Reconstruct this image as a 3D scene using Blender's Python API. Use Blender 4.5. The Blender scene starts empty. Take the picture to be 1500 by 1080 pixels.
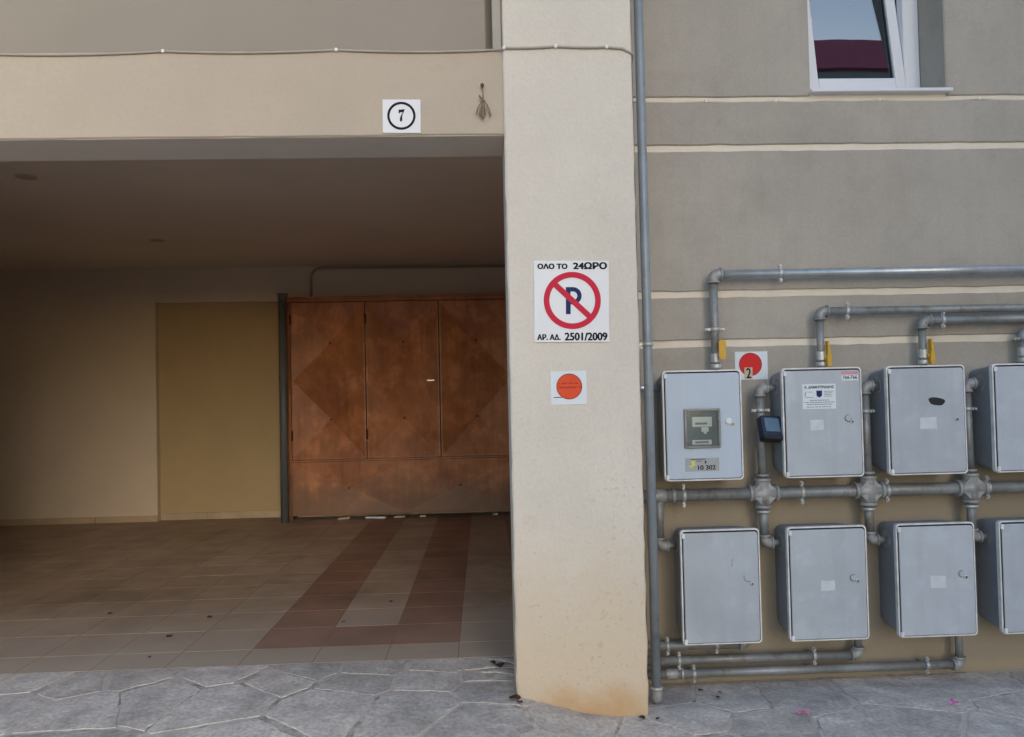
import bpy, bmesh, math, random
from mathutils import Vector, Matrix
R = math.radians
random.seed(11)
sc = bpy.context.scene
COL = sc.collection

# ------------------------------------------------------------------ camera
def axes(yaw, pitch, roll):
    f = Vector((math.sin(yaw)*math.cos(pitch), math.cos(yaw)*math.cos(pitch), math.sin(pitch)))
    r0 = Vector((math.cos(yaw), -math.sin(yaw), 0)); u0 = r0.cross(f)
    r = math.cos(roll)*r0 - math.sin(roll)*u0
    u = math.sin(roll)*r0 + math.cos(roll)*u0
    return r, u, f
cd = bpy.data.cameras.new('camera'); cam = bpy.data.objects.new('camera', cd); COL.objects.link(cam)
r_, u_, f_ = axes(R(2.216), R(1.301), R(1.299))
cam.matrix_world = Matrix(((r_.x, u_.x, -f_.x, 0), (r_.y, u_.y, -f_.y, 0), (r_.z, u_.z, -f_.z, 1.28), (0, 0, 0, 1)))
cd.lens = 27.0; cd.sensor_width = 36.0; cd.shift_y = 0.012; cd.clip_start = 0.05; cd.clip_end = 500
sc.camera = cam

# ------------------------------------------------------------------ light
SUN_EL, SUN_AZ = 21.5, 160.0           # compass-like: 180 = from behind the camera
w = bpy.data.worlds.new('World'); sc.world = w; w.use_nodes = True
nt = w.node_tree; bg = nt.nodes['Background']
sky = nt.nodes.new('ShaderNodeTexSky'); sky.sky_type = 'NISHITA'; sky.sun_disc = False
sky.sun_elevation = R(SUN_EL); sky.sun_rotation = R(SUN_AZ); sky.air_density = 1.0; sky.dust_density = 1.0; sky.ozone_density = 1.0
nt.links.new(sky.outputs[0], bg.inputs[0]); bg.inputs[1].default_value = 0.15
ld = bpy.data.lights.new('sun', 'SUN'); ld.energy = 0.5; ld.angle = R(31); ld.color = (1.0, 0.955, 0.90)
sun = bpy.data.objects.new('sun', ld); COL.objects.link(sun)
sd = Vector((math.sin(R(SUN_AZ))*math.cos(R(SUN_EL)), math.cos(R(SUN_AZ))*math.cos(R(SUN_EL)), math.sin(R(SUN_EL))))
sun.rotation_euler = (-sd).to_track_quat('-Z', 'Y').to_euler()
sc.view_settings.view_transform = 'Standard'; sc.view_settings.look = 'None'
sc.view_settings.exposure = 0.80; sc.view_settings.gamma = 1.0; sc.view_settings.use_curve_mapping = False
sc.render.engine = 'CYCLES'
sc.cycles.max_bounces = 10; sc.cycles.diffuse_bounces = 6; sc.cycles.glossy_bounces = 4
sc.cycles.use_denoising = True; sc.cycles.sample_clamp_indirect = 6

# ------------------------------------------------------------------ materials
MATS = {}
def material(name, col, rough=0.8, metal=0.0, var=0.10, scale=6.0, bump=0.0, bscale=120.0, fine=0.0,
             blotch=None, spec=0.4, alt=None, objrand=0.0, streak=0.0):
    """Principled with two noise layers of colour variation, a bump and an optional blotch colour
    blotch = (colour, scale, low, high, strength)"""
    m = bpy.data.materials.new(name); m.use_nodes = True
    n = m.node_tree; L = n.links.new; N = n.nodes.new
    b = n.nodes['Principled BSDF']
    b.inputs['Roughness'].default_value = rough; b.inputs['Metallic'].default_value = metal
    b.inputs['Specular IOR Level'].default_value = spec
    geo = N('ShaderNodeNewGeometry')
    n1 = N('ShaderNodeTexNoise'); n1.inputs['Scale'].default_value = scale; n1.inputs['Detail'].default_value = 6; n1.inputs['Roughness'].default_value = 0.6
    L(geo.outputs['Position'], n1.inputs['Vector'])
    mr = N('ShaderNodeMapRange'); mr.inputs['From Min'].default_value = 0.3; mr.inputs['From Max'].default_value = 0.7
    mr.inputs['To Min'].default_value = 1-var; mr.inputs['To Max'].default_value = 1+var
    L(n1.outputs['Fac'], mr.inputs['Value'])
    cur = None
    base = N('ShaderNodeRGB'); base.outputs[0].default_value = (*col, 1); cur = base.outputs[0]
    def mix(a, bcol, fac):
        x = N('ShaderNodeMix'); x.data_type = 'RGBA'
        if hasattr(fac, 'default_value') or hasattr(fac, 'is_linked'): L(fac, x.inputs['Factor'])
        else: x.inputs['Factor'].default_value = fac
        L(a, x.inputs['A'])
        if isinstance(bcol, tuple): x.inputs['B'].default_value = (*bcol, 1)
        else: L(bcol, x.inputs['B'])
        return x.outputs['Result']
    if alt:
        n3 = N('ShaderNodeTexNoise'); n3.inputs['Scale'].default_value = alt[1]; n3.inputs['Detail'].default_value = 3
        L(geo.outputs['Position'], n3.inputs['Vector'])
        r3 = N('ShaderNodeMapRange'); r3.inputs['From Min'].default_value = 0.35; r3.inputs['From Max'].default_value = 0.65
        L(n3.outputs['Fac'], r3.inputs['Value'])
        cur = mix(cur, alt[0], r3.outputs['Result'])
    if blotch:
        bc, bs, lo, hi, st = blotch
        n2 = N('ShaderNodeTexNoise'); n2.inputs['Scale'].default_value = bs; n2.inputs['Detail'].default_value = 8; n2.inputs['Roughness'].default_value = 0.65
        L(geo.outputs['Position'], n2.inputs['Vector'])
        r2 = N('ShaderNodeMapRange'); r2.inputs['From Min'].default_value = lo; r2.inputs['From Max'].default_value = hi; r2.inputs['To Max'].default_value = st
        L(n2.outputs['Fac'], r2.inputs['Value'])
        cur = mix(cur, bc, r2.outputs['Result'])
    mul = N('ShaderNodeVectorMath'); mul.operation = 'SCALE'
    L(cur, mul.inputs[0])
    fac = mr.outputs['Result']
    if fine:
        n4 = N('ShaderNodeTexNoise'); n4.inputs['Scale'].default_value = bscale*1.3; n4.inputs['Detail'].default_value = 3
        L(geo.outputs['Position'], n4.inputs['Vector'])
        r4 = N('ShaderNodeMapRange'); r4.inputs['From Min'].default_value = 0.3; r4.inputs['From Max'].default_value = 0.7
        r4.inputs['To Min'].default_value = 1-fine; r4.inputs['To Max'].default_value = 1+fine
        L(n4.outputs['Fac'], r4.inputs['Value'])
        mm = N('ShaderNodeMath'); mm.operation = 'MULTIPLY'; L(fac, mm.inputs[0]); L(r4.outputs['Result'], mm.inputs[1]); fac = mm.outputs[0]
    if streak:      # faint vertical runs of dirt
        vm = N('ShaderNodeVectorMath'); vm.operation = 'MULTIPLY'; vm.inputs[1].default_value = (22, 22, 1.6); L(geo.outputs['Position'], vm.inputs[0])
        n6 = N('ShaderNodeTexNoise'); n6.inputs['Scale'].default_value = 1.0; n6.inputs['Detail'].default_value = 5; L(vm.outputs[0], n6.inputs['Vector'])
        r6 = N('ShaderNodeMapRange'); r6.inputs['From Min'].default_value = 0.48; r6.inputs['From Max'].default_value = 0.72
        r6.inputs['To Min'].default_value = 1.0; r6.inputs['To Max'].default_value = 1-streak; L(n6.outputs['Fac'], r6.inputs['Value'])
        mm = N('ShaderNodeMath'); mm.operation = 'MULTIPLY'; L(fac, mm.inputs[0]); L(r6.outputs['Result'], mm.inputs[1]); fac = mm.outputs[0]
    if objrand:
        oi = N('ShaderNodeObjectInfo'); r5 = N('ShaderNodeMapRange')
        r5.inputs['To Min'].default_value = 1-objrand; r5.inputs['To Max'].default_value = 1+objrand
        L(oi.outputs['Random'], r5.inputs['Value'])
        mm = N('ShaderNodeMath'); mm.operation = 'MULTIPLY'; L(fac, mm.inputs[0]); L(r5.outputs['Result'], mm.inputs[1]); fac = mm.outputs[0]
    L(fac, mul.inputs['Scale'])
    L(mul.outputs[0], b.inputs['Base Color'])
    m['cur'] = 1
    if bump:
        nb = N('ShaderNodeTexNoise'); nb.inputs['Scale'].default_value = bscale; nb.inputs['Detail'].default_value = 5
        L(geo.outputs['Position'], nb.inputs['Vector'])
        bp = N('ShaderNodeBump'); bp.inputs['Strength'].default_value = bump; bp.inputs['Distance'].default_value = 0.004
        L(nb.outputs['Fac'], bp.inputs['Height']); L(bp.outputs['Normal'], b.inputs['Normal'])
    MATS[name] = m
    return m

def stain_or_shade_by_height(m, col, z0, z1, strength, nscale=5.0, spread=0.25, xr=None):
    """a stain, or shade painted into the colour, with a ragged upper edge: full below z0, gone above z1 (xr = x of its middle and half width)"""
    n = m.node_tree; L = n.links.new; N = n.nodes.new
    b = n.nodes['Principled BSDF']; src = b.inputs['Base Color'].links[0].from_socket
    geo = N('ShaderNodeNewGeometry'); sp = N('ShaderNodeSeparateXYZ'); L(geo.outputs['Position'], sp.inputs[0])
    ns = N('ShaderNodeTexNoise'); ns.inputs['Scale'].default_value = nscale; ns.inputs['Detail'].default_value = 7; ns.inputs['Roughness'].default_value = 0.65
    L(geo.outputs['Position'], ns.inputs['Vector'])
    a = N('ShaderNodeMath'); a.operation = 'MULTIPLY_ADD'; L(ns.outputs['Fac'], a.inputs[0]); a.inputs[1].default_value = spread; L(sp.outputs['Z'], a.inputs[2])
    mr = N('ShaderNodeMapRange'); mr.interpolation_type = 'SMOOTHSTEP'
    mr.inputs['From Min'].default_value = z1+spread*0.5; mr.inputs['From Max'].default_value = z0+spread*0.5; mr.inputs['To Max'].default_value = strength
    L(a.outputs[0], mr.inputs['Value']); fac = mr.outputs['Result']
    if xr:
        s1 = N('ShaderNodeMath'); s1.operation = 'SUBTRACT'; L(sp.outputs['X'], s1.inputs[0]); s1.inputs[1].default_value = xr[0]
        s2 = N('ShaderNodeMath'); s2.operation = 'ABSOLUTE'; L(s1.outputs[0], s2.inputs[0])
        s3 = N('ShaderNodeMapRange'); s3.interpolation_type = 'SMOOTHSTEP'; s3.inputs['From Min'].default_value = xr[1]; s3.inputs['From Max'].default_value = xr[1]*0.2
        L(s2.outputs[0], s3.inputs['Value'])
        s4 = N('ShaderNodeMath'); s4.operation = 'MULTIPLY'; L(fac, s4.inputs[0]); L(s3.outputs['Result'], s4.inputs[1]); fac = s4.outputs[0]
    x = N('ShaderNodeMix'); x.data_type = 'RGBA'; L(fac, x.inputs['Factor']); L(src, x.inputs['A']); x.inputs['B'].default_value = (*col, 1)
    L(x.outputs['Result'], b.inputs['Base Color'])

def specks(m, col, scale, lo, hi, zmax, strength):
    """small pits and chips, only below zmax"""
    n = m.node_tree; L = n.links.new; N = n.nodes.new
    b = n.nodes['Principled BSDF']; src = b.inputs['Base Color'].links[0].from_socket
    geo = N('ShaderNodeNewGeometry'); sp = N('ShaderNodeSeparateXYZ'); L(geo.outputs['Position'], sp.inputs[0])
    ns = N('ShaderNodeTexNoise'); ns.inputs['Scale'].default_value = scale; ns.inputs['Detail'].default_value = 2; L(geo.outputs['Position'], ns.inputs['Vector'])
    n2 = N('ShaderNodeTexNoise'); n2.inputs['Scale'].default_value = 3.5; L(geo.outputs['Position'], n2.inputs['Vector'])
    ad = N('ShaderNodeMath'); ad.operation = 'MULTIPLY_ADD'; L(n2.outputs['Fac'], ad.inputs[0]); ad.inputs[1].default_value = 0.25; L(ns.outputs['Fac'], ad.inputs[2])
    r = N('ShaderNodeMapRange'); r.inputs['From Min'].default_value = lo+0.125; r.inputs['From Max'].default_value = hi+0.125; r.inputs['To Max'].default_value = strength; L(ad.outputs[0], r.inputs['Value'])
    z = N('ShaderNodeMapRange'); z.inputs['From Min'].default_value = zmax; z.inputs['From Max'].default_value = zmax-0.6; L(sp.outputs['Z'], z.inputs['Value'])
    mu = N('ShaderNodeMath'); mu.operation = 'MULTIPLY'; L(r.outputs['Result'], mu.inputs[0]); L(z.outputs['Result'], mu.inputs[1])
    x = N('ShaderNodeMix'); x.data_type = 'RGBA'; L(mu.outputs[0], x.inputs['Factor']); L(src, x.inputs['A']); x.inputs['B'].default_value = (*col, 1)
    L(x.outputs['Result'], b.inputs['Base Color'])

PILLAR = material('pillar_plaster', (0.645, 0.60, 0.53), 0.9, var=0.045, scale=3, bump=0.6, bscale=70, fine=0.03, blotch=((0.52, 0.46, 0.38), 9, 0.60, 0.75, 0.35))
stain_or_shade_by_height(PILLAR, (0.61, 0.48, 0.32), 0.20, 0.95, 0.7, 5, 0.5)
stain_or_shade_by_height(PILLAR, (0.52, 0.29, 0.10), 0.02, 0.17, 0.7, 9, 0.20, xr=(0.42, 0.36))
specks(PILLAR, (0.38, 0.31, 0.23), 70, 0.665, 0.73, 1.5, 0.40)
specks(PILLAR, (0.42, 0.35, 0.26), 30, 0.68, 0.74, 0.9, 0.35)
BEAM = material('beam_plaster', (0.475, 0.405, 0.325), 0.9, var=0.05, scale=2.5, bump=0.3, bscale=50, fine=0.02, blotch=((0.35, 0.285, 0.21), 5, 0.60, 0.78, 0.5))
UPPER = material('upper_plaster', (0.31, 0.275, 0.23), 0.9, var=0.04, scale=2, bump=0.2, bscale=60)
SOFFIT = material('soffit_bounce_tone', (0.70, 0.625, 0.53), 0.9, var=0.04, scale=3)  # beam underside coloured paler to stand in for light bounced off the ground
STRIP = material('strip_plaster', (0.40, 0.365, 0.32), 0.9, var=0.05, scale=6)
WALL = material('wall_plaster', (0.395, 0.365, 0.32), 0.92, var=0.07, scale=2.2, bump=0.45, bscale=90, fine=0.04, blotch=((0.31, 0.285, 0.245), 2.6, 0.50, 0.70, 0.6), streak=0.035)
stain_or_shade_by_height(WALL, (0.30, 0.235, 0.150), 0.75, 1.35, 0.75, 2.5, 0.35)  # brown shade around the meter boxes, painted into the lower wall
stain_or_shade_by_height(WALL, (0.42, 0.33, 0.21), -0.01, 0.05, 0.55, 9, 0.06)
CREAM = material('cream_band', (0.74, 0.67, 0.57), 0.9, var=0.06, scale=12, bump=0.2)
GWALL = material('garage_wall_paint', (0.62, 0.52, 0.40), 0.85, var=0.05, scale=1.5, bump=0.15)
GPANEL = material('garage_panel_paint', (0.45, 0.34, 0.19), 0.85, var=0.05, scale=2, bump=0.1)
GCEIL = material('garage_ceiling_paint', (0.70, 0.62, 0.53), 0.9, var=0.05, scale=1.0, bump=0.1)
TILE = material('beige_floor_tile', (0.42, 0.305, 0.215), 0.5, var=0.16, scale=5, blotch=((0.19, 0.135, 0.09), 1.7, 0.46, 0.70, 0.75), alt=((0.34, 0.24, 0.165), 0.8), objrand=0.06, fine=0.05)
REDTILE = material('brick_red_floor_tile', (0.255, 0.130, 0.082), 0.5, var=0.18, scale=5, blotch=((0.17, 0.10, 0.068), 2.1, 0.45, 0.68, 0.8), alt=((0.30, 0.175, 0.12), 1.3), objrand=0.08, fine=0.05)
def street_dust(m, col, y0, y1, strength):
    """pale dust trodden in from the street, ragged at its inner edge"""
    n = m.node_tree; L = n.links.new; N = n.nodes.new
    b = n.nodes['Principled BSDF']; src = b.inputs['Base Color'].links[0].from_socket
    geo = N('ShaderNodeNewGeometry'); sp = N('ShaderNodeSeparateXYZ'); L(geo.outputs['Position'], sp.inputs[0])
    ns = N('ShaderNodeTexNoise'); ns.inputs['Scale'].default_value = 2.6; ns.inputs['Detail'].default_value = 7; L(geo.outputs['Position'], ns.inputs['Vector'])
    a = N('ShaderNodeMath'); a.operation = 'MULTIPLY_ADD'; L(ns.outputs['Fac'], a.inputs[0]); a.inputs[1].default_value = 1.1; L(sp.outputs['Y'], a.inputs[2])
    r = N('ShaderNodeMapRange'); r.inputs['From Min'].default_value = y1+0.55; r.inputs['From Max'].default_value = y0+0.55; r.inputs['To Max'].default_value = strength; L(a.outputs[0], r.inputs['Value'])
    x = N('ShaderNodeMix'); x.data_type = 'RGBA'; L(r.outputs['Result'], x.inputs['Factor']); L(src, x.inputs['A']); x.inputs['B'].default_value = (*col, 1)
    L(x.outputs['Result'], b.inputs['Base Color'])
street_dust(TILE, (0.54, 0.455, 0.37), 3.5, 4.9, 0.75)
street_dust(REDTILE, (0.44, 0.32, 0.255), 3.3, 4.7, 0.6)
GROUT = material('grout', (0.275, 0.20, 0.14), 0.9, var=0.1)
SKIRT = material('skirting_tile', (0.46, 0.35, 0.24), 0.5, var=0.12, scale=6)
STONE = material('slate_stone', (0.575, 0.51, 0.445), 0.85, var=0.26, scale=7, bump=0.8, bscale=45, fine=0.20, alt=((0.49, 0.445, 0.40), 1.6), blotch=((0.64, 0.59, 0.53), 11, 0.52, 0.66, 0.8), objrand=0.19)
MORTAR = material('mortar', (0.64, 0.565, 0.49), 0.95, var=0.18, scale=7, bump=0.7, bscale=60, fine=0.10, blotch=((0.24, 0.21, 0.18), 7, 0.50, 0.62, 0.85))
BOXGREY = material('meter_box_polyester', (0.42, 0.46, 0.505), 0.55, var=0.07, scale=5, bump=0.06, bscale=300, fine=0.035, blotch=((0.50, 0.555, 0.61), 7, 0.52, 0.70, 0.7), streak=0.07, objrand=0.06)
BOXPALE = material('pale_meter_door', (0.45, 0.525, 0.62), 0.5, var=0.03, scale=3, streak=0.03)
BOXBODY = material('meter_box_body', (0.25, 0.28, 0.32), 0.6, var=0.10, scale=5, blotch=((0.24, 0.23, 0.22), 6, 0.5, 0.7, 0.6))
RIM = material('meter_box_rim', (0.70, 0.70, 0.69), 0.5, var=0.22, scale=16)
BLACK = material('black_gasket', (0.018, 0.018, 0.02), 0.7, var=0.1)
PIPE = material('grey_pipe_paint', (0.285, 0.30, 0.305), 0.46, metal=0.3, var=0.20, scale=12, alt=((0.22, 0.225, 0.22), 5), blotch=((0.16, 0.13, 0.10), 16, 0.54, 0.68, 0.75), fine=0.06, bscale=60)
GALV = material('galvanised_pipe', (0.46, 0.49, 0.51), 0.36, metal=0.65, var=0.12, scale=12, blotch=((0.30, 0.31, 0.31), 14, 0.5, 0.7, 0.6))
RISER = material('riser_paint', (0.26, 0.305, 0.345), 0.45, metal=0.2, var=0.12, scale=7, blotch=((0.19, 0.20, 0.205), 12, 0.55, 0.7, 0.6))
DARKPIPE = material('dark_pipe', (0.10, 0.11, 0.12), 0.6, var=0.15)
FIT = material('fitting_grey', (0.33, 0.335, 0.335), 0.55, metal=0.3, var=0.24, scale=28, blotch=((0.19, 0.15, 0.115), 22, 0.54, 0.68, 0.7), bump=0.15, bscale=140)
CLAMPM = material('zinc_clamp', (0.50, 0.51, 0.50), 0.45, metal=0.5, var=0.15, scale=30)
YELLOW = material('yellow_plastic', (0.60, 0.35, 0.04), 0.45, var=0.12, scale=30)
BLUE = material('dark_blue_plastic', (0.016, 0.030, 0.062), 0.35, var=0.15, scale=20)
BLUEFACE = material('blue_cover_face', (0.10, 0.17, 0.25), 0.3, var=0.15, scale=20)
WHITE = material('white_sheet', (0.72, 0.74, 0.77), 0.45, var=0.03, scale=5)
WHITESTICK = material('white_sticker', (0.66, 0.71, 0.76), 0.5, var=0.03, scale=20)
PALEPATCH = material('pale_patch', (0.58, 0.61, 0.65), 0.6, var=0.08, scale=25)
RED = material('sign_red', (0.56, 0.018, 0.055), 0.45, var=0.05, spec=0.12)
REDDISC = material('sticker_red', (0.62, 0.030, 0.032), 0.45, var=0.05, spec=0.12)
ORANGE = material('sticker_orange', (0.68, 0.085, 0.032), 0.5, var=0.08, scale=30, spec=0.12)
DARKRED = material('dark_red_ink', (0.20, 0.02, 0.025), 0.6, var=0.05, spec=0.12)
PINK = material('faded_pink', (0.55, 0.30, 0.34), 0.6, var=0.06)
NAVY = material('navy_ink', (0.012, 0.028, 0.115), 0.5, var=0.05, spec=0.12)
INK = material('black_ink', (0.012, 0.012, 0.018), 0.55, var=0.05, spec=0.12)
INKGREY = material('grey_ink', (0.20, 0.22, 0.25), 0.6, var=0.05)
PVC = material('white_upvc', (0.72, 0.745, 0.79), 0.35, var=0.02, scale=3)
CABLE = material('white_cable', (0.40, 0.36, 0.31), 0.6, var=0.1)
CABLEPALE = material('pale_cable', (0.60, 0.55, 0.47), 0.6, var=0.1)
CLIPM = material('cable_clip', (0.78, 0.76, 0.72), 0.5, var=0.05)
RUST = material('rust_primer', (0.47, 0.185, 0.075), 0.43, var=0.18, scale=5, alt=((0.33, 0.115, 0.045), 2.2), blotch=((0.52, 0.22, 0.10), 5, 0.50, 0.66, 0.6), streak=0.22, fine=0.06, bscale=40)
stain_or_shade_by_height(RUST, (0.15, 0.085, 0.050), 0.22, 0.62, 0.75, 5, 0.5)
RUSTDARK = material('rust_dark', (0.10, 0.032, 0.014), 0.7, var=0.2)
STAND = material('standpipe_grey', (0.115, 0.120, 0.125), 0.45, var=0.12, scale=6)
CONDUIT = material('painted_conduit', (0.36, 0.28, 0.19), 0.7, var=0.08)
DRY = material('dried_pod', (0.22, 0.165, 0.105), 0.85, var=0.25, scale=60)
STRING = material('string', (0.18, 0.15, 0.12), 0.9, var=0.1)
LEAF = material('dead_leaf', (0.055, 0.035, 0.02), 0.85, var=0.2, scale=60)
PETAL = material('bougainvillea_petal', (0.66, 0.20, 0.42), 0.6, var=0.3, scale=80)
PAPER = material('paper_scrap', (0.55, 0.47, 0.36), 0.8, var=0.1)
STEEL = material('bright_steel', (0.60, 0.58, 0.55), 0.35, metal=0.7, var=0.1)
LAMPRING = material('lamp_ring', (0.50, 0.42, 0.34), 0.6, var=0.05)
LAMPDARK = material('lamp_well', (0.42, 0.35, 0.27), 0.6, var=0.05)
MAROON = material('maroon_render', (0.55, 0.14, 0.19), 0.8, var=0.06)
FARGREY = material('far_render', (0.30, 0.29, 0.28), 0.9, var=0.06)
DARKGLASS = material('far_glass', (0.04, 0.05, 0.06), 0.12, var=0.05)
ROOM = material('room_paint', (0.11, 0.105, 0.10), 0.9, var=0.05)
PLATE = material('number_plate_grey', (0.34, 0.36, 0.37), 0.45, var=0.06, scale=30)
LIME = material('lime_print', (0.55, 0.58, 0.14), 0.6, var=0.1)
SMUDGE = material('black_spray', (0.022, 0.024, 0.028), 0.8, var=0.2)
METERPALE = material('meter_casing', (0.60, 0.61, 0.57), 0.5, var=0.05)
METERDARK = material('meter_well', (0.13, 0.145, 0.14), 0.6, var=0.1)

def glass_mat(name, tint, refl, rough=0.0):
    m = bpy.data.materials.new(name); m.use_nodes = True
    n = m.node_tree; n.nodes.clear(); N = n.nodes.new; L = n.links.new
    o = N('ShaderNodeOutputMaterial'); t = N('ShaderNodeBsdfTransparent'); t.inputs[0].default_value = (*tint, 1)
    g = N('ShaderNodeBsdfGlossy'); g.inputs['Roughness'].default_value = rough; g.inputs['Color'].default_value = (0.66, 0.80, 0.88, 1)
    geo = N('ShaderNodeNewGeometry'); nz = N('ShaderNodeTexNoise'); nz.inputs['Scale'].default_value = 2.2; L(geo.outputs['Position'], nz.inputs['Vector'])
    bp = N('ShaderNodeBump'); bp.inputs['Strength'].default_value = 0.04; bp.inputs['Distance'].default_value = 0.01; L(nz.outputs['Fac'], bp.inputs['Height']); L(bp.outputs['Normal'], g.inputs['Normal'])
    x = N('ShaderNodeMixShader'); x.inputs[0].default_value = refl
    L(t.outputs[0], x.inputs[1]); L(g.outputs[0], x.inputs[2]); L(x.outputs[0], o.inputs[0])
    return m
GLASS = glass_mat('window_glass', (0.55, 0.58, 0.60), 0.26)
COVERGLASS = glass_mat('meter_window_glass', (0.94, 0.96, 0.95), 0.07, 0.08)

# ------------------------------------------------------------------ mesh helpers
def nb(): return bmesh.new()
def add_box(bm, x0, x1, y0, y1, z0, z1, bevel=0.0, seg=1, mat=None):
    vs = [bm.verts.new(p) for p in ((x0,y0,z0),(x1,y0,z0),(x1,y1,z0),(x0,y1,z0),(x0,y0,z1),(x1,y0,z1),(x1,y1,z1),(x0,y1,z1))]
    fs = [bm.faces.new([vs[i] for i in q]) for q in ((0,3,2,1),(4,5,6,7),(0,1,5,4),(1,2,6,5),(2,3,7,6),(3,0,4,7))]
    if bevel:
        es = list({e for f in fs for e in f.edges})
        r = bmesh.ops.bevel(bm, geom=es, offset=bevel, segments=seg, affect='EDGES', profile=0.5)
        vs = list({v for v in r['verts']} | {v for v in vs if v.is_valid})
    if mat is not None:
        for v in vs:
            if v.is_valid: v.co = mat @ v.co
    return vs
def frame_of(d):
    d = d.normalized(); a = Vector((0, 0, 1)) if abs(d.z) < 0.9 else Vector((0, 1, 0))
    s = d.cross(a).normalized(); return s, d.cross(s).normalized()
def add_tube(bm, pts, r, n=14, caps=True):
    pts = [Vector(p) for p in pts]; rs = r if isinstance(r, (list, tuple)) else [r]*len(pts)
    rings = []; s = None
    for i, p in enumerate(pts):
        d = (pts[min(i+1, len(pts)-1)] - pts[max(i-1, 0)]).normalized()
        if s is None: s, t = frame_of(d)
        else:
            s = (s - d*s.dot(d)).normalized(); t = d.cross(s).normalized()
        rings.append([bm.verts.new(p + (s*math.cos(2*math.pi*k/n) + t*math.sin(2*math.pi*k/n))*rs[i]) for k in range(n)])
    for a, b in zip(rings, rings[1:]):
        for k in range(n):
            f = bm.faces.new((a[k], a[(k+1) % n], b[(k+1) % n], b[k])); f.smooth = True
    if caps:
        bm.faces.new(list(reversed(rings[0]))); bm.faces.new(rings[-1])
def arc(a, corner, b, rad, n=7):
    """points of a rounded corner between the legs a-corner and corner-b"""
    a, c, b = Vector(a), Vector(corner), Vector(b)
    u = (a-c).normalized(); v = (b-c).normalized(); o = c + (u+v)*rad
    return [o + (-v*math.cos(t) - u*math.sin(t))*rad for t in [math.pi/2*i/(n-1) for i in range(n)]]
def add_lathe(bm, prof, org, axis, n=20):
    org = Vector(org); axis = Vector(axis).normalized(); s, t = frame_of(axis)
    rings = [[bm.verts.new(org + axis*h + (s*math.cos(2*math.pi*k/n) + t*math.sin(2*math.pi*k/n))*max(r, 1e-5)) for k in range(n)] for r, h in prof]
    for a, b in zip(rings, rings[1:]):
        for k in range(n): bm.faces.new((a[k], a[(k+1) % n], b[(k+1) % n], b[k]))
    bm.faces.new(list(reversed(rings[0]))); bm.faces.new(rings[-1])
def add_prism(bm, poly, y0, y1):
    """poly: (x, z) outline, extruded between the depths y0 (front) and y1"""
    a = [bm.verts.new((x, y0, z)) for x, z in poly]; b = [bm.verts.new((x, y1, z)) for x, z in poly]
    bm.faces.new(a); bm.faces.new(list(reversed(b)))
    for i in range(len(poly)): bm.faces.new((a[i], b[i], b[(i+1) % len(poly)], a[(i+1) % len(poly)]))
def rrect(x0, x1, z0, z1, r, n=4):
    o = []
    for cx, cz, a0 in ((x1-r, z1-r, 0), (x0+r, z1-r, 90), (x0+r, z0+r, 180), (x1-r, z0+r, 270)):
        for i in range(n+1):
            a = R(a0 + 90*i/n); o.append((cx + r*math.cos(a), cz + r*math.sin(a)))
    return o
def circ(cx, cz, r, n=40): return [(cx + r*math.cos(2*math.pi*i/n), cz + r*math.sin(2*math.pi*i/n)) for i in range(n)]
def add_ring(bm, cx, cz, r0, r1, y0, y1, n=48):
    V = [[bm.verts.new((cx + r*math.cos(2*math.pi*i/n), y, cz + r*math.sin(2*math.pi*i/n))) for i in range(n)] for r, y in ((r0, y0), (r1, y0), (r1, y1), (r0, y1))]
    for a, b in ((0, 1), (1, 2), (2, 3), (3, 0)):
        for i in range(n): bm.faces.new((V[a][i], V[a][(i+1) % n], V[b][(i+1) % n], V[b][i]))
def obj(name, bm, mat, parent=None, label=None, cat=None, group=None, kind=None, smooth_angle=None):
    bmesh.ops.recalc_face_normals(bm, faces=bm.faces)
    me = bpy.data.meshes.new(name); bm.to_mesh(me); bm.free()
    if mat: me.materials.append(mat)
    o = bpy.data.objects.new(name, me); COL.objects.link(o)
    return fin(o, parent, label, cat, group, kind)
def fin(o, parent=None, label=None, cat=None, group=None, kind=None):
    if parent is not None:
        o.parent = parent; o.matrix_parent_inverse = parent_world(parent).inverted()
    if label: o['label'] = label
    if cat: o['category'] = cat
    if group: o['group'] = group
    if kind: o['kind'] = kind
    return o
PW = {}
def parent_world(p):
    return PW.get(p.name, Matrix.Identity(4))
def thing(name, label, cat, loc, group=None, kind=None):
    o = bpy.data.objects.new(name, None); COL.objects.link(o); o.location = loc; o.empty_display_size = 0.05
    PW[o.name] = Matrix.Translation(loc)
    return fin(o, None, label, cat, group, kind)
def boxobj(name, mat, b, parent=None, bevel=0.0, seg=1, **k):
    bm = nb(); add_box(bm, *b, bevel=bevel, seg=seg); return obj(name, bm, mat, parent, **k)
def tubeobj(name, mat, pts, r, parent=None, n=14, **k):
    bm = nb(); add_tube(bm, pts, r, n); return obj(name, bm, mat, parent, **k)
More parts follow.
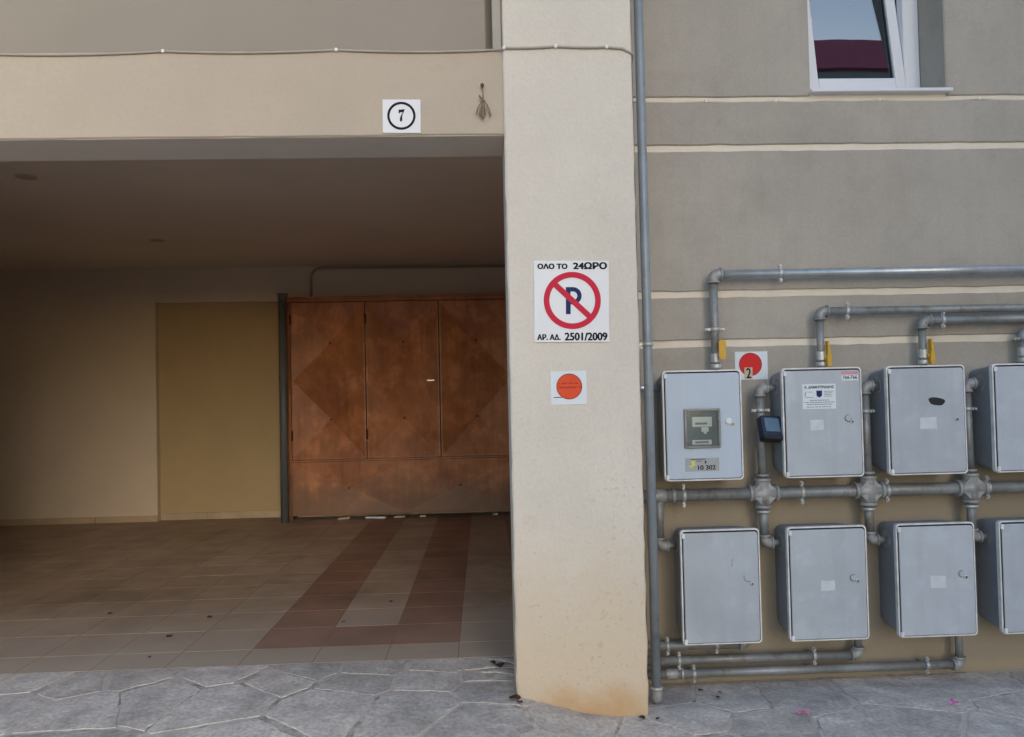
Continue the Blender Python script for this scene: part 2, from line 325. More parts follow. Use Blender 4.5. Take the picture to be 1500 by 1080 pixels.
def textobj(name, s, mat, cx, cz, y, width=None, height=None, parent=None, bold=0.0, depth=0.0006):
    """flat lettering facing the street (towards -y), centred on (cx, cz)"""
    cu = bpy.data.curves.new('lettering', 'FONT'); cu.body = s; cu.extrude = 0.0; cu.resolution_u = 4
    t = bpy.data.objects.new('lettering', cu); COL.objects.link(t)
    bpy.context.view_layer.update()
    dg = bpy.context.evaluated_depsgraph_get()
    me = bpy.data.meshes.new_from_object(t.evaluated_get(dg))
    bpy.data.objects.remove(t); bpy.data.curves.remove(cu)
    xs = [v.co.x for v in me.vertices]; ys = [v.co.y for v in me.vertices]
    sx = width/(max(xs)-min(xs)) if width else None; sy = height/(max(ys)-min(ys)) if height else None
    sx = sx or sy; sy = sy or sx
    mx, my = (max(xs)+min(xs))/2, (max(ys)+min(ys))/2
    # heavier strokes: the outline is laid down several times, each a hair in front of the last
    bm = nb(); k = bold*sx if sx < 3*sy else bold*sy
    shifts = [(0, 0)] if not bold else [(-1, 0), (1, 0), (0, 0), (-.5, .6), (.5, .6), (-.5, -.6), (.5, -.6)]
    for i, (ax, az) in enumerate(shifts):
        vs = [bm.verts.new(((v.co.x-mx)*sx+cx+ax*k, y-0.00004*i, (v.co.y-my)*sy+cz+az*k)) for v in me.vertices]
        for p in me.polygons:
            try: bm.faces.new([vs[q] for q in p.vertices])
            except ValueError: pass
    bm.to_mesh(me); bm.free()
    me.materials.clear(); me.materials.append(mat)
    o = bpy.data.objects.new(name, me); COL.objects.link(o)
    return fin(o, parent)

# ------------------------------------------------------------------ the ground
def sstep(a, b, t):
    t = min(1, max(0, (t-a)/(b-a))); return t*t*(3-2*t)
def gh(x, y):
    left = 1-sstep(0.02, 0.52, x)
    ramp = 0.10*sstep(1.9, 3.15, y)
    right = -0.03*sstep(3.05, 3.45, y)
    z = ramp*left + right*(1-left)
    if y > 3.56: z = min(z, 0.10) - 0.12*sstep(3.56, 3.75, y)
    return z
xs = [-80, -30, -14, -8, -5] + [-3.4+0.07*i for i in range(106)] + [5.5, 8, 14, 30, 80]
ys = [-80, -40, -20, -10, -5, -2, 0] + [0.6+0.06*i for i in range(54)] + [4.5, 6, 9, 14, 30, 80]
bm = nb(); gv = [[bm.verts.new((x, y, gh(x, y)-0.0016))  for x in xs] for y in ys]
for j in range(len(ys)-1):
    for i in range(len(xs)-1):
        f = bm.faces.new((gv[j][i], gv[j][i+1], gv[j+1][i+1], gv[j+1][i])); f.smooth = True
ground = obj('ground', bm, MORTAR, kind='structure')

seeds = [  # stones seen in front of the garage and the meter wall (metres)
 (-1.92,3.13),(-1.60,3.12),(-1.36,3.22),(-1.75,3.36),(-1.05,3.16),(-1.55,3.44),(-1.15,3.45),(-0.80,3.47),(-1.98,3.43),
 (-0.62,3.08),(-0.90,3.33),(-0.55,3.27),(-0.50,3.47),(-0.26,3.28),(-0.22,3.47),(-0.30,3.02),(0.02,3.16),(0.0,3.45),(-0.02,2.85),(0.02,3.32),
 (0.34,2.94),(0.60,2.86),(0.80,3.05),(0.72,3.32),(1.02,3.24),(1.30,3.20),(1.08,2.93),(1.42,2.85),(1.72,3.16),(1.64,2.95),(2.10,3.30),(2.20,3.02),(1.92,2.76),(2.52,3.18),(2.55,2.80)]
random.seed(5)
tries = 0
pts = list(seeds)
while tries < 6000 and len(pts) < 215:
    tries += 1
    p = (random.uniform(-3.3, 3.9), random.uniform(0.9, 3.62))
    if p[1] > 2.72 and -2.1 < p[0] < 2.7: continue
    if min((p[0]-q[0])**2+(p[1]-q[1])**2 for q in pts) > 0.27**2: pts.append(p)
def clip(poly, a, b, c):      # keep a*x+b*y <= c
    o = []
    for i in range(len(poly)):
        p, q = poly[i], poly[(i+1) % len(poly)]
        dp, dq = a*p[0]+b*p[1]-c, a*q[0]+b*q[1]-c
        if dp <= 0: o.append(p)
        if (dp < 0) != (dq < 0):
            t = dp/(dp-dq); o.append((p[0]+t*(q[0]-p[0]), p[1]+t*(q[1]-p[1])))
    return o
for i, p in enumerate(pts):
    poly = [(-3.5, 0.7), (4.0, 0.7), (4.0, 3.60), (-3.5, 3.60)]
    if p[0] > 0.66: poly = clip(poly, 0, 1, 3.47)
    else: poly = clip(poly, 0, 1, 3.535)
    for j, q in enumerate(pts):
        if i == j: continue
        dx, dy = q[0]-p[0], q[1]-p[1]; d = math.hypot(dx, dy)
        if d > 2.0: continue
        gap = 0.005 + (0.012 if p[0] > -0.9 else 0.022)*random.random()**1.5
        poly = clip(poly, dx/d, dy/d, (dx*(p[0]+q[0])/2+dy*(p[1]+q[1])/2)/d - gap)
        if len(poly) < 3: break
    if len(poly) < 3: continue
    # ragged outline
    out = []
    for k in range(len(poly)):
        a, b = poly[k], poly[(k+1) % len(poly)]; L_ = math.hypot(b[0]-a[0], b[1]-a[1]); m_ = max(2, int(L_/0.035))
        for t in range(m_):
            f = t/m_; am = 0.0055 if t else 0.003
            out.append((a[0]+(b[0]-a[0])*f+random.uniform(-am, am), a[1]+(b[1]-a[1])*f+random.uniform(-am, am)))
    cx = sum(q[0] for q in out)/len(out); cy = sum(q[1] for q in out)/len(out)
    tx, ty, up = random.uniform(-.003, .003), random.uniform(-.003, .003), random.uniform(0.0008, 0.0018)
    bm = nb()
    def ring(s, dz):
        r = []
        for x, y in out:
            dl = math.hypot(x-cx, y-cy) or 1; k = max(0, (dl-s)/dl)
            xx, yy = cx+(x-cx)*k, cy+(y-cy)*k
            r.append(bm.verts.new((xx-cx, yy-cy, gh(xx, yy)+up+dz+tx*(xx-cx)+ty*(yy-cy)+random.uniform(-.0002, .0002))))
        return r
    r0, r1, r2 = ring(0, -0.03), ring(0.0002, -0.0006), ring(0.0009, 0.0)
    inner = ring(0.06, 0.0)
    for a, b in ((r0, r1), (r1, r2), (r2, inner)):
        for k in range(len(out)):
            f = bm.faces.new((a[k], a[(k+1) % len(out)], b[(k+1) % len(out)], b[k]))
    c = bm.verts.new((0, 0, gh(cx, cy)+up))
    for k in range(len(out)):
        f = bm.faces.new((inner[k], inner[(k+1) % len(out)], c))
    o = obj('paving_stone', bm, STONE, ground); o.location = (cx, cy, 0)

# ------------------------------------------------------------------ the garage
GZ = 0.10
gf = boxobj('garage_floor', GROUT, (-6.5, 0.45, 3.545, 8.2, -0.1, GZ-0.0016), kind='structure')
def tile_mesh(name, sx, sy, mat):
    bm = nb(); add_box(bm, 0.0018, sx-0.0018, 0.0018, sy-0.0018, -0.006, 0, bevel=0.0005)
    me = bpy.data.meshes.new(name); bmesh.ops.recalc_face_normals(bm, faces=bm.faces); bm.to_mesh(me); bm.free(); me.materials.append(mat); return me
T = 0.331
mt = {(r, c): tile_mesh('floor_tile', T, r, c and REDTILE or TILE) for r in (T, 0.225) for c in (0, 1)}
for j in range(-1, 13):
    y0 = 3.77 + T*j; d = T
    if j == -1: y0, d = 3.545, 0.225
    for k in range(-18, 2):
        x0 = -0.139 + T*k
        if x0+T < -0.70*(y0+d)-0.25 or x0 > 0.12: continue
        red = (j == 0 and k in (-3, -2, -1)) or (j >= 0 and k in (-3, -1))
        o = bpy.data.objects.new('floor_tile', mt[(d, int(red))]); COL.objects.link(o); o.parent = gf
        o.location = (x0, y0, GZ + random.uniform(-.0001, .0001))
        o.rotation_euler = (random.uniform(-.0004, .0004), random.uniform(-.0004, .0004), 0)

gb = thing('garage_back_wall', 'cream painted back wall of the garage with a tan blocked doorway', 'wall', (-3.0, 8.1, GZ))
bm = nb(); add_box(bm, -6.6, -3.355, 8.04, 8.4, -0.05, 2.80)
add_box(bm, -3.355, -1.93, 8.04, 8.4, 2.345, 2.80); add_box(bm, -1.93, 0.6, 8.04, 8.4, -0.05, 2.80)
obj('wall', bm, GWALL, gb)
boxobj('door_panel', GPANEL, (-3.36, -1.92, 8.12, 8.39, 0.0, 2.36), gb, label='tan painted blocked doorway set back in the wall')
for a, b in ((-6.4, -4.95), (-4.945, -3.98), (-3.975, -3.358)): boxobj('skirting_tile', SKIRT, (a, b, 8.028, 8.05, GZ-0.02, GZ+0.062), gb, 0.002)
for a, b in ((-3.345, -2.875), (-2.87, -1.95)): boxobj('skirting_tile', SKIRT, (a, b, 8.106, 8.13, GZ-0.02, GZ+0.068), gb, 0.002)
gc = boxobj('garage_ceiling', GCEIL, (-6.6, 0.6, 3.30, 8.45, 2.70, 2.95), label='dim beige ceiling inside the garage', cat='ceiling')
boxobj('garage_side_wall', GWALL, (0.45, 0.62, 3.52, 8.2, -0.05, 2.75), label='garage side wall behind the pillar next to the rusty cabinet', cat='wall')
boxobj('garage_side_wall', GWALL, (-6.7, -6.45, 3.2, 8.2, -0.05, 2.75), label='far garage side wall away from the rusty cabinet', cat='wall')
for x, y in ((-2.755, 4.77), (-2.75, 6.65)):
    t = thing('ceiling_downlight', 'small unlit round downlight recessed in the garage ceiling' if y < 5 else 'small unlit round downlight deeper inside near the tan doorway', 'light', (x, y, 2.70), group='garage ceiling downlights')
    bm = nb(); add_ring(bm, 0, 0, 0.046, 0.062, 0, 0.003, 32); bmesh.ops.transform(bm, matrix=Matrix.Translation((x, y, 2.698)) @ Matrix.Rotation(R(-90), 4, 'X'), verts=bm.verts)
    obj('ring', bm, LAMPRING, t)
    bm = nb(); add_lathe(bm, [(0.046, 0), (0.030, 0.002)], (x, y, 2.6985), (0, 0, 1), 28); obj('lamp_face', bm, LAMPDARK, t)

# beam, upper wall, pillars
lb = thing('lintel_beam', 'cream plastered beam over the garage opening below a greyer wall', 'beam', (-1.0, 3.2, 2.35))
def slab(x0, x1, z0, z1, yf, yb, step=0.08, jit=0.0015, bev=0.004, jt=None):
    """a plaster slab whose front arrises wander slightly"""
    bm = nb(); n = max(1, int((x1-x0)/step)); top = []; bot = []
    X = [x0+(x1-x0)*i/n for i in range(n+1)]
    jt = jit if jt is None else jt
    zt = [z1+random.uniform(-jt, jt) for _ in X]; zb = [z0+random.uniform(-jit, jit) for _ in X]
    rows = []
    for z, dz, y in ((zb, 0, yb), (zb, 0, yf+bev), (zb, bev, yf), (zt, -bev, yf), (zt, 0, yf+bev), (zt, 0, yb)):
        rows.append([bm.verts.new((X[i], y, z[i]+dz)) for i in range(n+1)])
    for k in range(6):
        a, b = rows[k], rows[(k+1) % 6]
        for i in range(n): bm.faces.new((a[i], a[i+1], b[i+1], b[i]))
    bm.faces.new([r[0] for r in rows]); bm.faces.new([r[-1] for r in rows])
    return bm
obj('beam', slab(-7.0, 0.113, 2.353, 2.698, 3.096, 3.372, 0.12, 0.0012, 0.004), BEAM, lb)
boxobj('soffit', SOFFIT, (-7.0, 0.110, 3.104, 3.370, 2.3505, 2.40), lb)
boxobj('upper_wall', UPPER, (-7.0, 0.043, 3.135, 3.36, 2.699, 6.2), lb)
boxobj('reveal_back', UPPER, (0.043, 0.075, 3.20, 3.36, 2.699, 6.2), lb)
boxobj('reveal_strip', STRIP, (0.072, 0.1105, 3.112, 3.36, 2.699, 6.2), lb, 0.003)
# pillar with worn arrises and a ragged foot
def pillar_mesh(x0, x1, y0, y1, z0, z1, xu=None, zu=2.69):
    bm = nb(); zs = [z0+(z1-z0)*i/110 for i in range(111)]; rows = []
    for z in zs:
        xl = x0 if (xu is None or z < zu) else xu
        j = lambda s=0.0016: random.uniform(-s, s)*(1 if z > 0.6 else 2.0)
        bb = 0.006
        rows.append([bm.verts.new(p) for p in ((xl+j(), y0+bb, z), (xl+bb+j(), y0, z), (x1-bb+j(), y0, z), (x1+j(), y0+bb, z), (x1, y1, z), (x1-0.19, y1, z), (x1-0.19, y1-0.17, z), (xl, y1-0.17, z))])
    for a, b in zip(rows, rows[1:]):
        for k in range(8): bm.faces.new((a[k], a[(k+1) % 8], b[(k+1) % 8], b[k]))
    bm.faces.new(rows[0]); bm.faces.new(rows[-1]); return bm
pl = obj('pillar', pillar_mesh(0.111, 0.638, 3.08, 3.53, -0.12, 6.2), PILLAR, label='cream plastered pillar with an orange stained foot and two signs', cat='pillar')
obj('pillar', pillar_mesh(-3.55, -3.0, 3.08, 3.53, -0.12, 2.352), PILLAR, label='plain cream pillar at the far end of the garage opening', cat='pillar')
boxobj('front_wall', BEAM, (-7.0, -3.55, 3.11, 3.36, -0.1, 2.352), label='cream street wall beyond the far garage pillar', cat='wall')

# facade wall with grooves and window
fw = thing('facade_wall', 'taupe plastered house wall with cream grooves behind the meter boxes', 'wall', (1.8, 3.5, 0))
WX0, WX1, WZ0, WZ1 = 1.557, 2.214, 2.672, 3.98
bm = nb()
add_box(bm, 0.62, 4.6, 3.509, 3.76, -0.15, WZ0); add_box(bm, 0.62, WX0, 3.509, 3.76, WZ0, 6.2)
add_box(bm, WX1, 4.6, 3.509, 3.76, WZ0, 6.2); add_box(bm, WX0, WX1, 3.509, 3.76, WZ1, 6.2)
obj('groove_backing', bm, CREAM, fw)
for z0, z1 in ((-0.15, 1.495), (1.528, 1.724), (1.755, 2.405), (2.436, 2.637)):
    obj('plaster_panel', slab(0.63, 4.6, z0, z1, 3.50, 3.52, 0.07, 0.0022, 0.004), WALL, fw)
obj('plaster_panel', slab(0.63, WX0, 2.660, 6.2, 3.50, 3.52, 0.07, 0.002), WALL, fw)
obj('plaster_panel', slab(WX1, 4.6, 2.660, 6.2, 3.50, 3.52, 0.07, 0.002), WALL, fw)
obj('plaster_panel', slab(WX0, WX1, WZ1, 6.2, 3.50, 3.52, 0.07, 0.002), WALL, fw)
bm = nb(); add_box(bm, WX1-0.004, WX1+0.02, 3.503, 3.72, WZ0, WZ1); add_box(bm, WX0-0.02, WX0+0.004, 3.503, 3.72, WZ0, WZ1); add_box(bm, WX0, WX1, 3.503, 3.72, WZ1-0.004, WZ1+0.02)
obj('window_reveal', bm, WALL, fw)
win = boxobj('window', PVC, (2.128, WX1-0.006, 3.70, 3.755, WZ0+0.02, WZ1-0.01), fw, 0.004)
bm = nb(); add_box(bm, WX0+0.005, 1.645, 3.70, 3.755, WZ0+0.02, WZ1-0.01, 0.004); add_box(bm, 1.645, 2.128, 3.70, 3.755, WZ0+0.02, 2.762, 0.004); add_box(bm, 1.645, 2.128, 3.70, 3.755, WZ1-0.08, WZ1-0.01, 0.004)
obj('frame', bm, PVC, win)
tilt = Matrix.Translation((0, 3.695, 2.765)) @ Matrix.Rotation(R(-9), 4, 'X') @ Matrix.Translation((0, -3.695, -2.765))
bm = nb()
for b in ((1.630, 1.688, 3.682, 3.735, 2.762, 3.92), (2.075, 2.126, 3.682, 3.735, 2.762, 3.92), (1.688, 2.075, 3.682, 3.735, 2.762, 2.822), (1.688, 2.075, 3.682, 3.735, 3.86, 3.92)): add_box(bm, *b, bevel=0.005, seg=2, mat=tilt)
obj('sash', bm, PVC, win)
bm = nb(); add_box(bm, 1.684, 2.079, 3.705, 3.711, 2.818, 3.865, mat=tilt); obj('pane', bm, GLASS, win)
bm = nb()
for b in ((1.684, 1.694, 3.6985, 3.706, 2.82, 3.86), (2.069, 2.079, 3.6985, 3.706, 2.82, 3.86), (1.694, 2.069, 3.6985, 3.706, 2.818, 2.826)): add_box(bm, *b, mat=tilt)
obj('gasket', bm, BLACK, win)
boxobj('sill', PVC, (WX0-0.004, WX1+0.012, 3.468, 3.705, 2.668, 2.684), win, 0.003)
bm = nb()
for b in ((0.9, 4.2, 6.2, 6.3, 2.6, 4.3), (0.9, 1.0, 3.76, 6.2, 2.6, 4.3), (4.1, 4.2, 3.76, 6.2, 2.6, 4.3), (0.9, 4.2, 3.77, 6.3, 2.5, 2.6), (0.9, 4.2, 3.77, 6.3, 4.3, 4.4)): add_box(bm, *b)
obj('room_interior', bm, ROOM, kind='structure')

# the house across the street (seen mirrored in the window)
hb = thing('apartment_building', 'grey apartment building with maroon balcony fronts across the street', 'building', (11, -7, 0))
boxobj('wall', FARGREY, (6.0, 17, -15, -6.6, -0.1, 11.2), hb)
boxobj('roof', FARGREY, (5.9, 17.1, -15.1, -6.5, 11.2, 11.80), hb)
for z in (3.2, 6.1, 9.0):
    boxobj('balcony_slab', FARGREY, (6.1, 16.6, -6.6, -5.4, z-0.18, z), hb)
    boxobj('balcony_front', MAROON, (6.1, 16.6, -5.5, -5.4, z, z+1.0), hb)
    for x in (7.2, 9.6, 12.2, 15.0):
        wdw = boxobj('window', PVC, (x-0.75, x+0.75, -6.62, -6.55, z+0.02, z+2.15), hb)
        boxobj('pane', DARKGLASS, (x-0.68, x+0.68, -6.55, -6.53, z+0.1, z+2.08), wdw)
boxobj('parapet', MAROON, (5.95, 17.05, -6.55, -6.40, 11.80, 12.55), hb)

# ------------------------------------------------------------------ rusty cabinet
CY = 7.82
cb = thing('metal_cabinet', 'large rust red metal cabinet with three pressed doors at the garage back', 'cabinet', (-0.8, CY, GZ))
bm = nb()
add_box(bm, -1.962, 0.36, CY+0.012, 8.035, 2.30, 2.345, 0.003); add_box(bm, -1.962, -1.932, CY+0.008, 8.035, GZ, 2.30, 0.003)
add_box(bm, 0.325, 0.36, CY+0.008, 8.035, GZ, 2.30, 0.003)
add_box(bm, -1.932, 0.325, CY+0.012, CY+0.09, 0.684, 0.700)
obj('frame', bm, RUST, cb)
boxobj('carcass', RUSTDARK, (-1.932, 0.325, CY+0.15, 8.03, GZ+0.05, 2.30), cb)
boxobj('top_lip', RUST, (-1.975, 0.37, CY-0.012, CY+0.03, 2.335, 2.352), cb, 0.002)
def pressed(x0, x1, z0, z1, cells, y, h):
    """sheet door with pyramid pressings"""
    bm = nb(); e = 0.014
    P = lambda x, z, yy: bm.verts.new((x, yy, z))
    o = [P(x0, z0, y), P(x1, z0, y), P(x1, z1, y), P(x0, z1, y)]
    b = [P(x0, z0, y+0.125), P(x1, z0, y+0.125), P(x1, z1, y+0.125), P(x0, z1, y+0.125)]
    for i in range(4): bm.faces.new((o[i], b[i], b[(i+1) % 4], o[(i+1) % 4]))
    bm.faces.new(b)
    n = len(cells); X0, X1, Z0, Z1 = x0+e, x1-e, z0+e, z1-e
    i4 = [P(X0, Z0, y), P(X1, Z0, y), P(X1, Z1, y), P(X0, Z1, y)]
    for i in range(4): bm.faces.new((o[i], o[(i+1) % 4], i4[(i+1) % 4], i4[i]))
    for (a0, a1, c0, c1) in cells:
        q = [P(X0+(X1-X0)*a0, Z0+(Z1-Z0)*c0, y), P(X0+(X1-X0)*a1, Z0+(Z1-Z0)*c0, y), P(X0+(X1-X0)*a1, Z0+(Z1-Z0)*c1, y), P(X0+(X1-X0)*a0, Z0+(Z1-Z0)*c1, y)]
        m = P(X0+(X1-X0)*(a0+a1)/2, Z0+(Z1-Z0)*(c0+c1)/2, y-h)
        for i in range(4): bm.faces.new((q[i], q[(i+1) % 4], m))
    return bm
dx = (-1.928, -1.178, -0.432, 0.320)
for i in range(3):
    x0, x1 = dx[i]+0.005, dx[i+1]-0.005
    dr = obj('door', pressed(x0, x1, 0.706, 2.292, ((0, 1, 0, .5), (0, 1, .5, 1)), CY, -0.11), RUST, cb)
    if i < 2:
        for z in (0.95, 2.12): tubeobj('hinge', RUSTDARK, [(x0+0.0, CY-0.008, z-0.05), (x0+0.0, CY-0.008, z+0.05)], 0.011, dr, 10)
    for z in (1.104, 1.888):
        bm = nb(); add_lathe(bm, [(0.012, 0), (0.010, 0.008), (0.004, 0.010)], ((x0+x1)/2, CY+0.108, z), (0, -1, 0), 12); obj('rivet', bm, RUSTDARK, dr)
    if i == 1:
        bm = nb(); add_box(bm, x1-0.125, x1-0.045, CY-0.028, CY-0.012, 1.470, 1.490, 0.004); add_box(bm, x1-0.06, x1-0.045, CY-0.02, CY+0.002, 1.472, 1.488); obj('handle', bm, STEEL, dr)
bp_ = obj('base_panel', pressed(-1.928, 0.320, GZ+0.045, 0.680, ((0, .5, 0, 1), (.5, 1, 0, 1)), CY, -0.016), RUST, cb)
for x in (-1.366, -0.242):
    bm = nb(); add_lathe(bm, [(0.012, 0), (0.010, 0.008), (0.004, 0.010)], (x, CY+0.015, 0.4125), (0, -1, 0), 12); obj('rivet', bm, RUSTDARK, bp_)
# litter under the cabinet
random.seed(3)
for x, l, m, lab in ((-1.42, .12, PAPER, 'crumpled beige paper scrap beside the standpipe foot under the cabinet'), (-1.10, .19, WHITE, 'long white paper scrap under the rusty cabinet'),
                     (-0.86, .10, PAPER, 'short paper scrap under the cabinet beside the long white one'), (-0.63, .05, PAPER, 'tiny paper scrap under the middle cabinet door'), (0.10, .04, PAPER, 'tiny pale scrap under the far end of the cabinet')):
    bm = nb(); add_box(bm, -l/2, l/2, -0.02, 0.02, 0, 0.018, 0.004)
    for v in bm.verts: v.co += Vector((random.uniform(-.01, .01), random.uniform(-.006, .006), random.uniform(0, .008)))
    o = obj('paper_scrap', bm, m, label=lab, cat='litter', group='litter under the cabinet'); o.location = (x, CY-0.015, GZ+0.0005); o.rotation_euler = (0, R(random.uniform(-3, 0)), R(random.uniform(-14, 14)))
# standpipe and conduit
sp = thing('standpipe', 'dark grey upright drain pipe with open collar beside the rusty cabinet', 'pipe', (-1.985, 7.74, GZ))
tubeobj('tube', STAND, [(-1.988, 7.74, GZ-0.002), (-1.980, 7.74, 2.33)], 0.040, sp, 20)
bm = nb(); add_lathe(bm, [(0.041, 0), (0.044, 0.01), (0.044, 0.05), (0.054, 0.062), (0.056, 0.072), (0.046, 0.074)], (-1.980, 7.74, 2.305), (0, 0, 1), 24); obj('collar', bm, STAND, sp)
bm = nb(); add_lathe(bm, [(0.0412, 0), (0.0425, 0.004), (0.0425, 0.03), (0.0412, 0.034)], (-1.984, 7.74, 1.52), (0, 0, 1), 20); obj('joint', bm, STAND, sp)
zc = 2.672
tubeobj('conduit', CONDUIT, [(-1.755, 8.015, 2.342)] + arc((-1.755, 8.015, 2.0), (-1.755, 8.015, zc), (0, 8.015, zc), 0.10) + [(0.447, 8.015, zc-0.004)], 0.013, n=10,
        label='thin painted conduit bending from the cabinet top along the ceiling', cat='conduit')

# ------------------------------------------------------------------ number plate 7 and hanging bundle on the beam
YB = 3.096
t = thing('house_number_plate', 'square white plate with a circled number 7 on the beam', 'sign', (-0.302, YB, 2.36))
rot7 = Matrix.Translation((-0.302, 0, 2.43)) @ Matrix.Rotation(R(0.6), 4, 'Y') @ Matrix.Translation((0.302, 0, -2.43))
bm = nb(); add_box(bm, -0.379, -0.225, YB-0.006, YB+0.001, 2.360, 2.497, 0.0015); bmesh.ops.transform(bm, matrix=rot7, verts=bm.verts); obj('plate', bm, WHITE, t)
bm = nb(); add_ring(bm, -0.303, 2.430, 0.0475, 0.0570, YB-0.0072, YB-0.0062); obj('circle', bm, INK, t)
seven = [(-0.5, 0.86), (-0.44, 1.0), (-0.36, 0.93), (0.52, 1.0), (0.55, 0.92), (0.18, 0.25), (0.10, -0.05), (0.08, -0.72), (0.02, -0.88), (-0.12, -0.97), (-0.28, -0.90), (-0.33, -0.72), (-0.27, -0.35), (-0.08, 0.05), (0.22, 0.55), (-0.22, 0.52), (-0.38, 0.36), (-0.50, 0.38)]
bm = nb(); add_prism(bm, [(-0.302+x*0.0225*1.05, 2.431+z*0.0255) for x, z in seven], YB-0.0072, YB-0.0062); obj('numeral', bm, INK, t)

t = thing('dried_bundle', 'small bundle of dried pods hanging from a nail on the beam', 'decoration', (0.026, YB-0.015, 2.55))
bm = nb(); add_lathe(bm, [(0.003, -0.006), (0.003, 0.014), (0.008, 0.015), (0.007, 0.019)], (0.026, YB-0.002, 2.548), (0, -1, 0), 12); obj('nail', bm, RUSTDARK, t)
tubeobj('string', STRING, [(0.026, YB-0.012, 2.546), (0.029, YB-0.016, 2.515), (0.028, YB-0.018, 2.488)], 0.0018, t, 6)
tubeobj('knot', STRING, [(0.012, YB-0.02, 2.505), (0.020, YB-0.02, 2.495), (0.030, YB-0.02, 2.484), (0.036, YB-0.02, 2.478)], [0.003, 0.0045, 0.005, 0.003], t, 8)
for ax, ln, th in ((-0.034, 0.056, .0035), (-0.016, 0.066, .005), (-0.002, 0.076, .006), (0.010, 0.060, .004), (0.036, 0.064, .004)):
    p0 = Vector((0.028, YB-0.020, 2.486)); p3 = Vector((0.028+ax*0.8, YB-0.014-0.01*random.random(), 2.486-ln))
    tubeobj('pod', DRY, [p0, p0.lerp(p3, .25)+Vector((ax*.18, 0, 0)), p0.lerp(p3, .6)+Vector((ax*.2, 0, 0)), p0.lerp(p3, .85)+Vector((ax*.08, 0, 0)), p3], [.0015, .002, th*.8, th, .002], t, 8)

# ------------------------------------------------------------------ signs on the pillar
YP = 3.08
t = thing('no_parking_sign', 'white no parking sign with a red crossed circle on the pillar', 'sign', (0.367, YP, 1.5))
lean = Matrix.Translation((0.367, 0, 1.664)) @ Matrix.Rotation(R(0.9), 4, 'Y') @ Matrix.Translation((-0.367, 0, -1.664))
def tl(o):
    o.data.transform(lean); return o
YS = YP-0.0075
tl(boxobj('board', WHITE, (0.2145, 0.519, YP-0.007, YP+0.001, 1.500, 1.829), t, 0.0015))
bm = nb(); add_ring(bm, 0.369, 1.668, 0.0925, 0.1155, YS-0.0012, YS, 64); tl(obj('red_ring', bm, RED, t))
s45 = math.sqrt(.5); bm = nb(); add_box(bm, -0.0945, 0.0945, YS-0.0014, YS-0.0003, -0.0115, 0.0115)
bmesh.ops.transform(bm, matrix=Matrix.Translation((0.369, 0, 1.668)) @ Matrix.Rotation(R(43), 4, 'Y'), verts=bm.verts); tl(obj('red_bar', bm, RED, t))
# the letter P
bm = nb(); add_box(bm, 0.343, 0.362, YS-0.0008, YS, 1.613, 1.722)
def pbow(bm, cx, cz, r0, r1, y0, y1):
    n = 14; A = [(-90+180*i/n) for i in range(n+1)]
    o = [(cx+r1*math.cos(R(a)), cz+r1*math.sin(R(a))) for a in A]; i_ = [(cx+r0*math.cos(R(a)), cz+r0*math.sin(R(a))) for a in reversed(A)]
    add_prism(bm, o+i_, y0, y1)
add_box(bm, 0.3622, 0.3718, YS-0.0008, YS, 1.7045, 1.722); add_box(bm, 0.3622, 0.3718, YS-0.0008, YS, 1.652, 1.6695)
pbow(bm, 0.372, 1.687, 0.0175, 0.035, YS-0.0008, YS)
tl(obj('letter_p', bm, NAVY, t))
tl(textobj('top_lettering', 'ΟΛΟ ΤΟ', INK, 0.290, 1.806, YS-0.0004, 0.118, 0.020, t, 0.065))
tl(textobj('top_lettering', '24ΩΡΟ', INK, 0.442, 1.8085, YS-0.0004, 0.134, 0.026, t, 0.055))
tl(textobj('bottom_lettering', 'ΑΡ. ΑΔ.', INK, 0.2735, 1.5205, YS-0.0004, 0.092, 0.022, t, 0.055))
tl(textobj('bottom_lettering', '2501/2009', INK, 0.4235, 1.5225, YS-0.0004, 0.170, 0.030, t, 0.045))

def disc_sticker(name, lab, x0, x1, z0, z1, y, cx, cz, r, disc, tilt=0):
    t = thing(name, lab, 'sticker', ((x0+x1)/2, y, z0))
    boxobj('sheet', WHITESTICK, (x0, x1, y-0.0025, y+0.001, z0, z1), t, 0.0006)
    bm = nb(); add_prism(bm, circ(cx, cz, r, 48), y-0.0032, y-0.0027); obj('disc', bm, disc, t)
    bm = nb(); add_ring(bm, cx, cz, r-0.0022, r+0.0005, y-0.0036, y-0.0033, 48); obj('outline', bm, DARKRED, t)
    return t
t = disc_sticker('disc_sticker', 'small white sticker with a faded orange disc below the parking sign', 0.2745, 0.419, 1.2495, 1.384, YP, 0.349, 1.322, 0.0515, ORANGE)
random.seed(8)
bm = nb()
for z, a, b, hh in ((1.332, -0.040, 0.036, .006), (1.3155, -0.043, 0.045, .0065)):
    x = a
    while x < b:
        wd = random.uniform(0.002, 0.0042)
        if random.random() > 0.12: add_box(bm, 0.349+x, 0.349+x+wd*0.75, YP-0.0036, YP-0.0033, z, z+hh*random.uniform(.75, 1))
        x += wd+0.0018
obj('print_lines', bm, DARKRED, t)
bm = nb(); add_box(bm, 0.286, 0.318, YP-0.0033, YP-0.0026, 1.2775, 1.2805); obj('print_lines', bm, INK, t)

t = disc_sticker('disc_sticker', 'white sticker with a bright red disc and number 2 on the wall', 1.1665, 1.319, 1.3405, 1.4705, 3.50, 1.238, 1.4115, 0.0530, REDDISC)
boxobj('number_patch', PAPER, (1.209, 1.246, 3.4955, 3.4972, 1.345, 1.397), t)
textobj('numeral', '2', INK, 1.228, 1.371, 3.4950, 0.020, 0.046, t, 0.03)

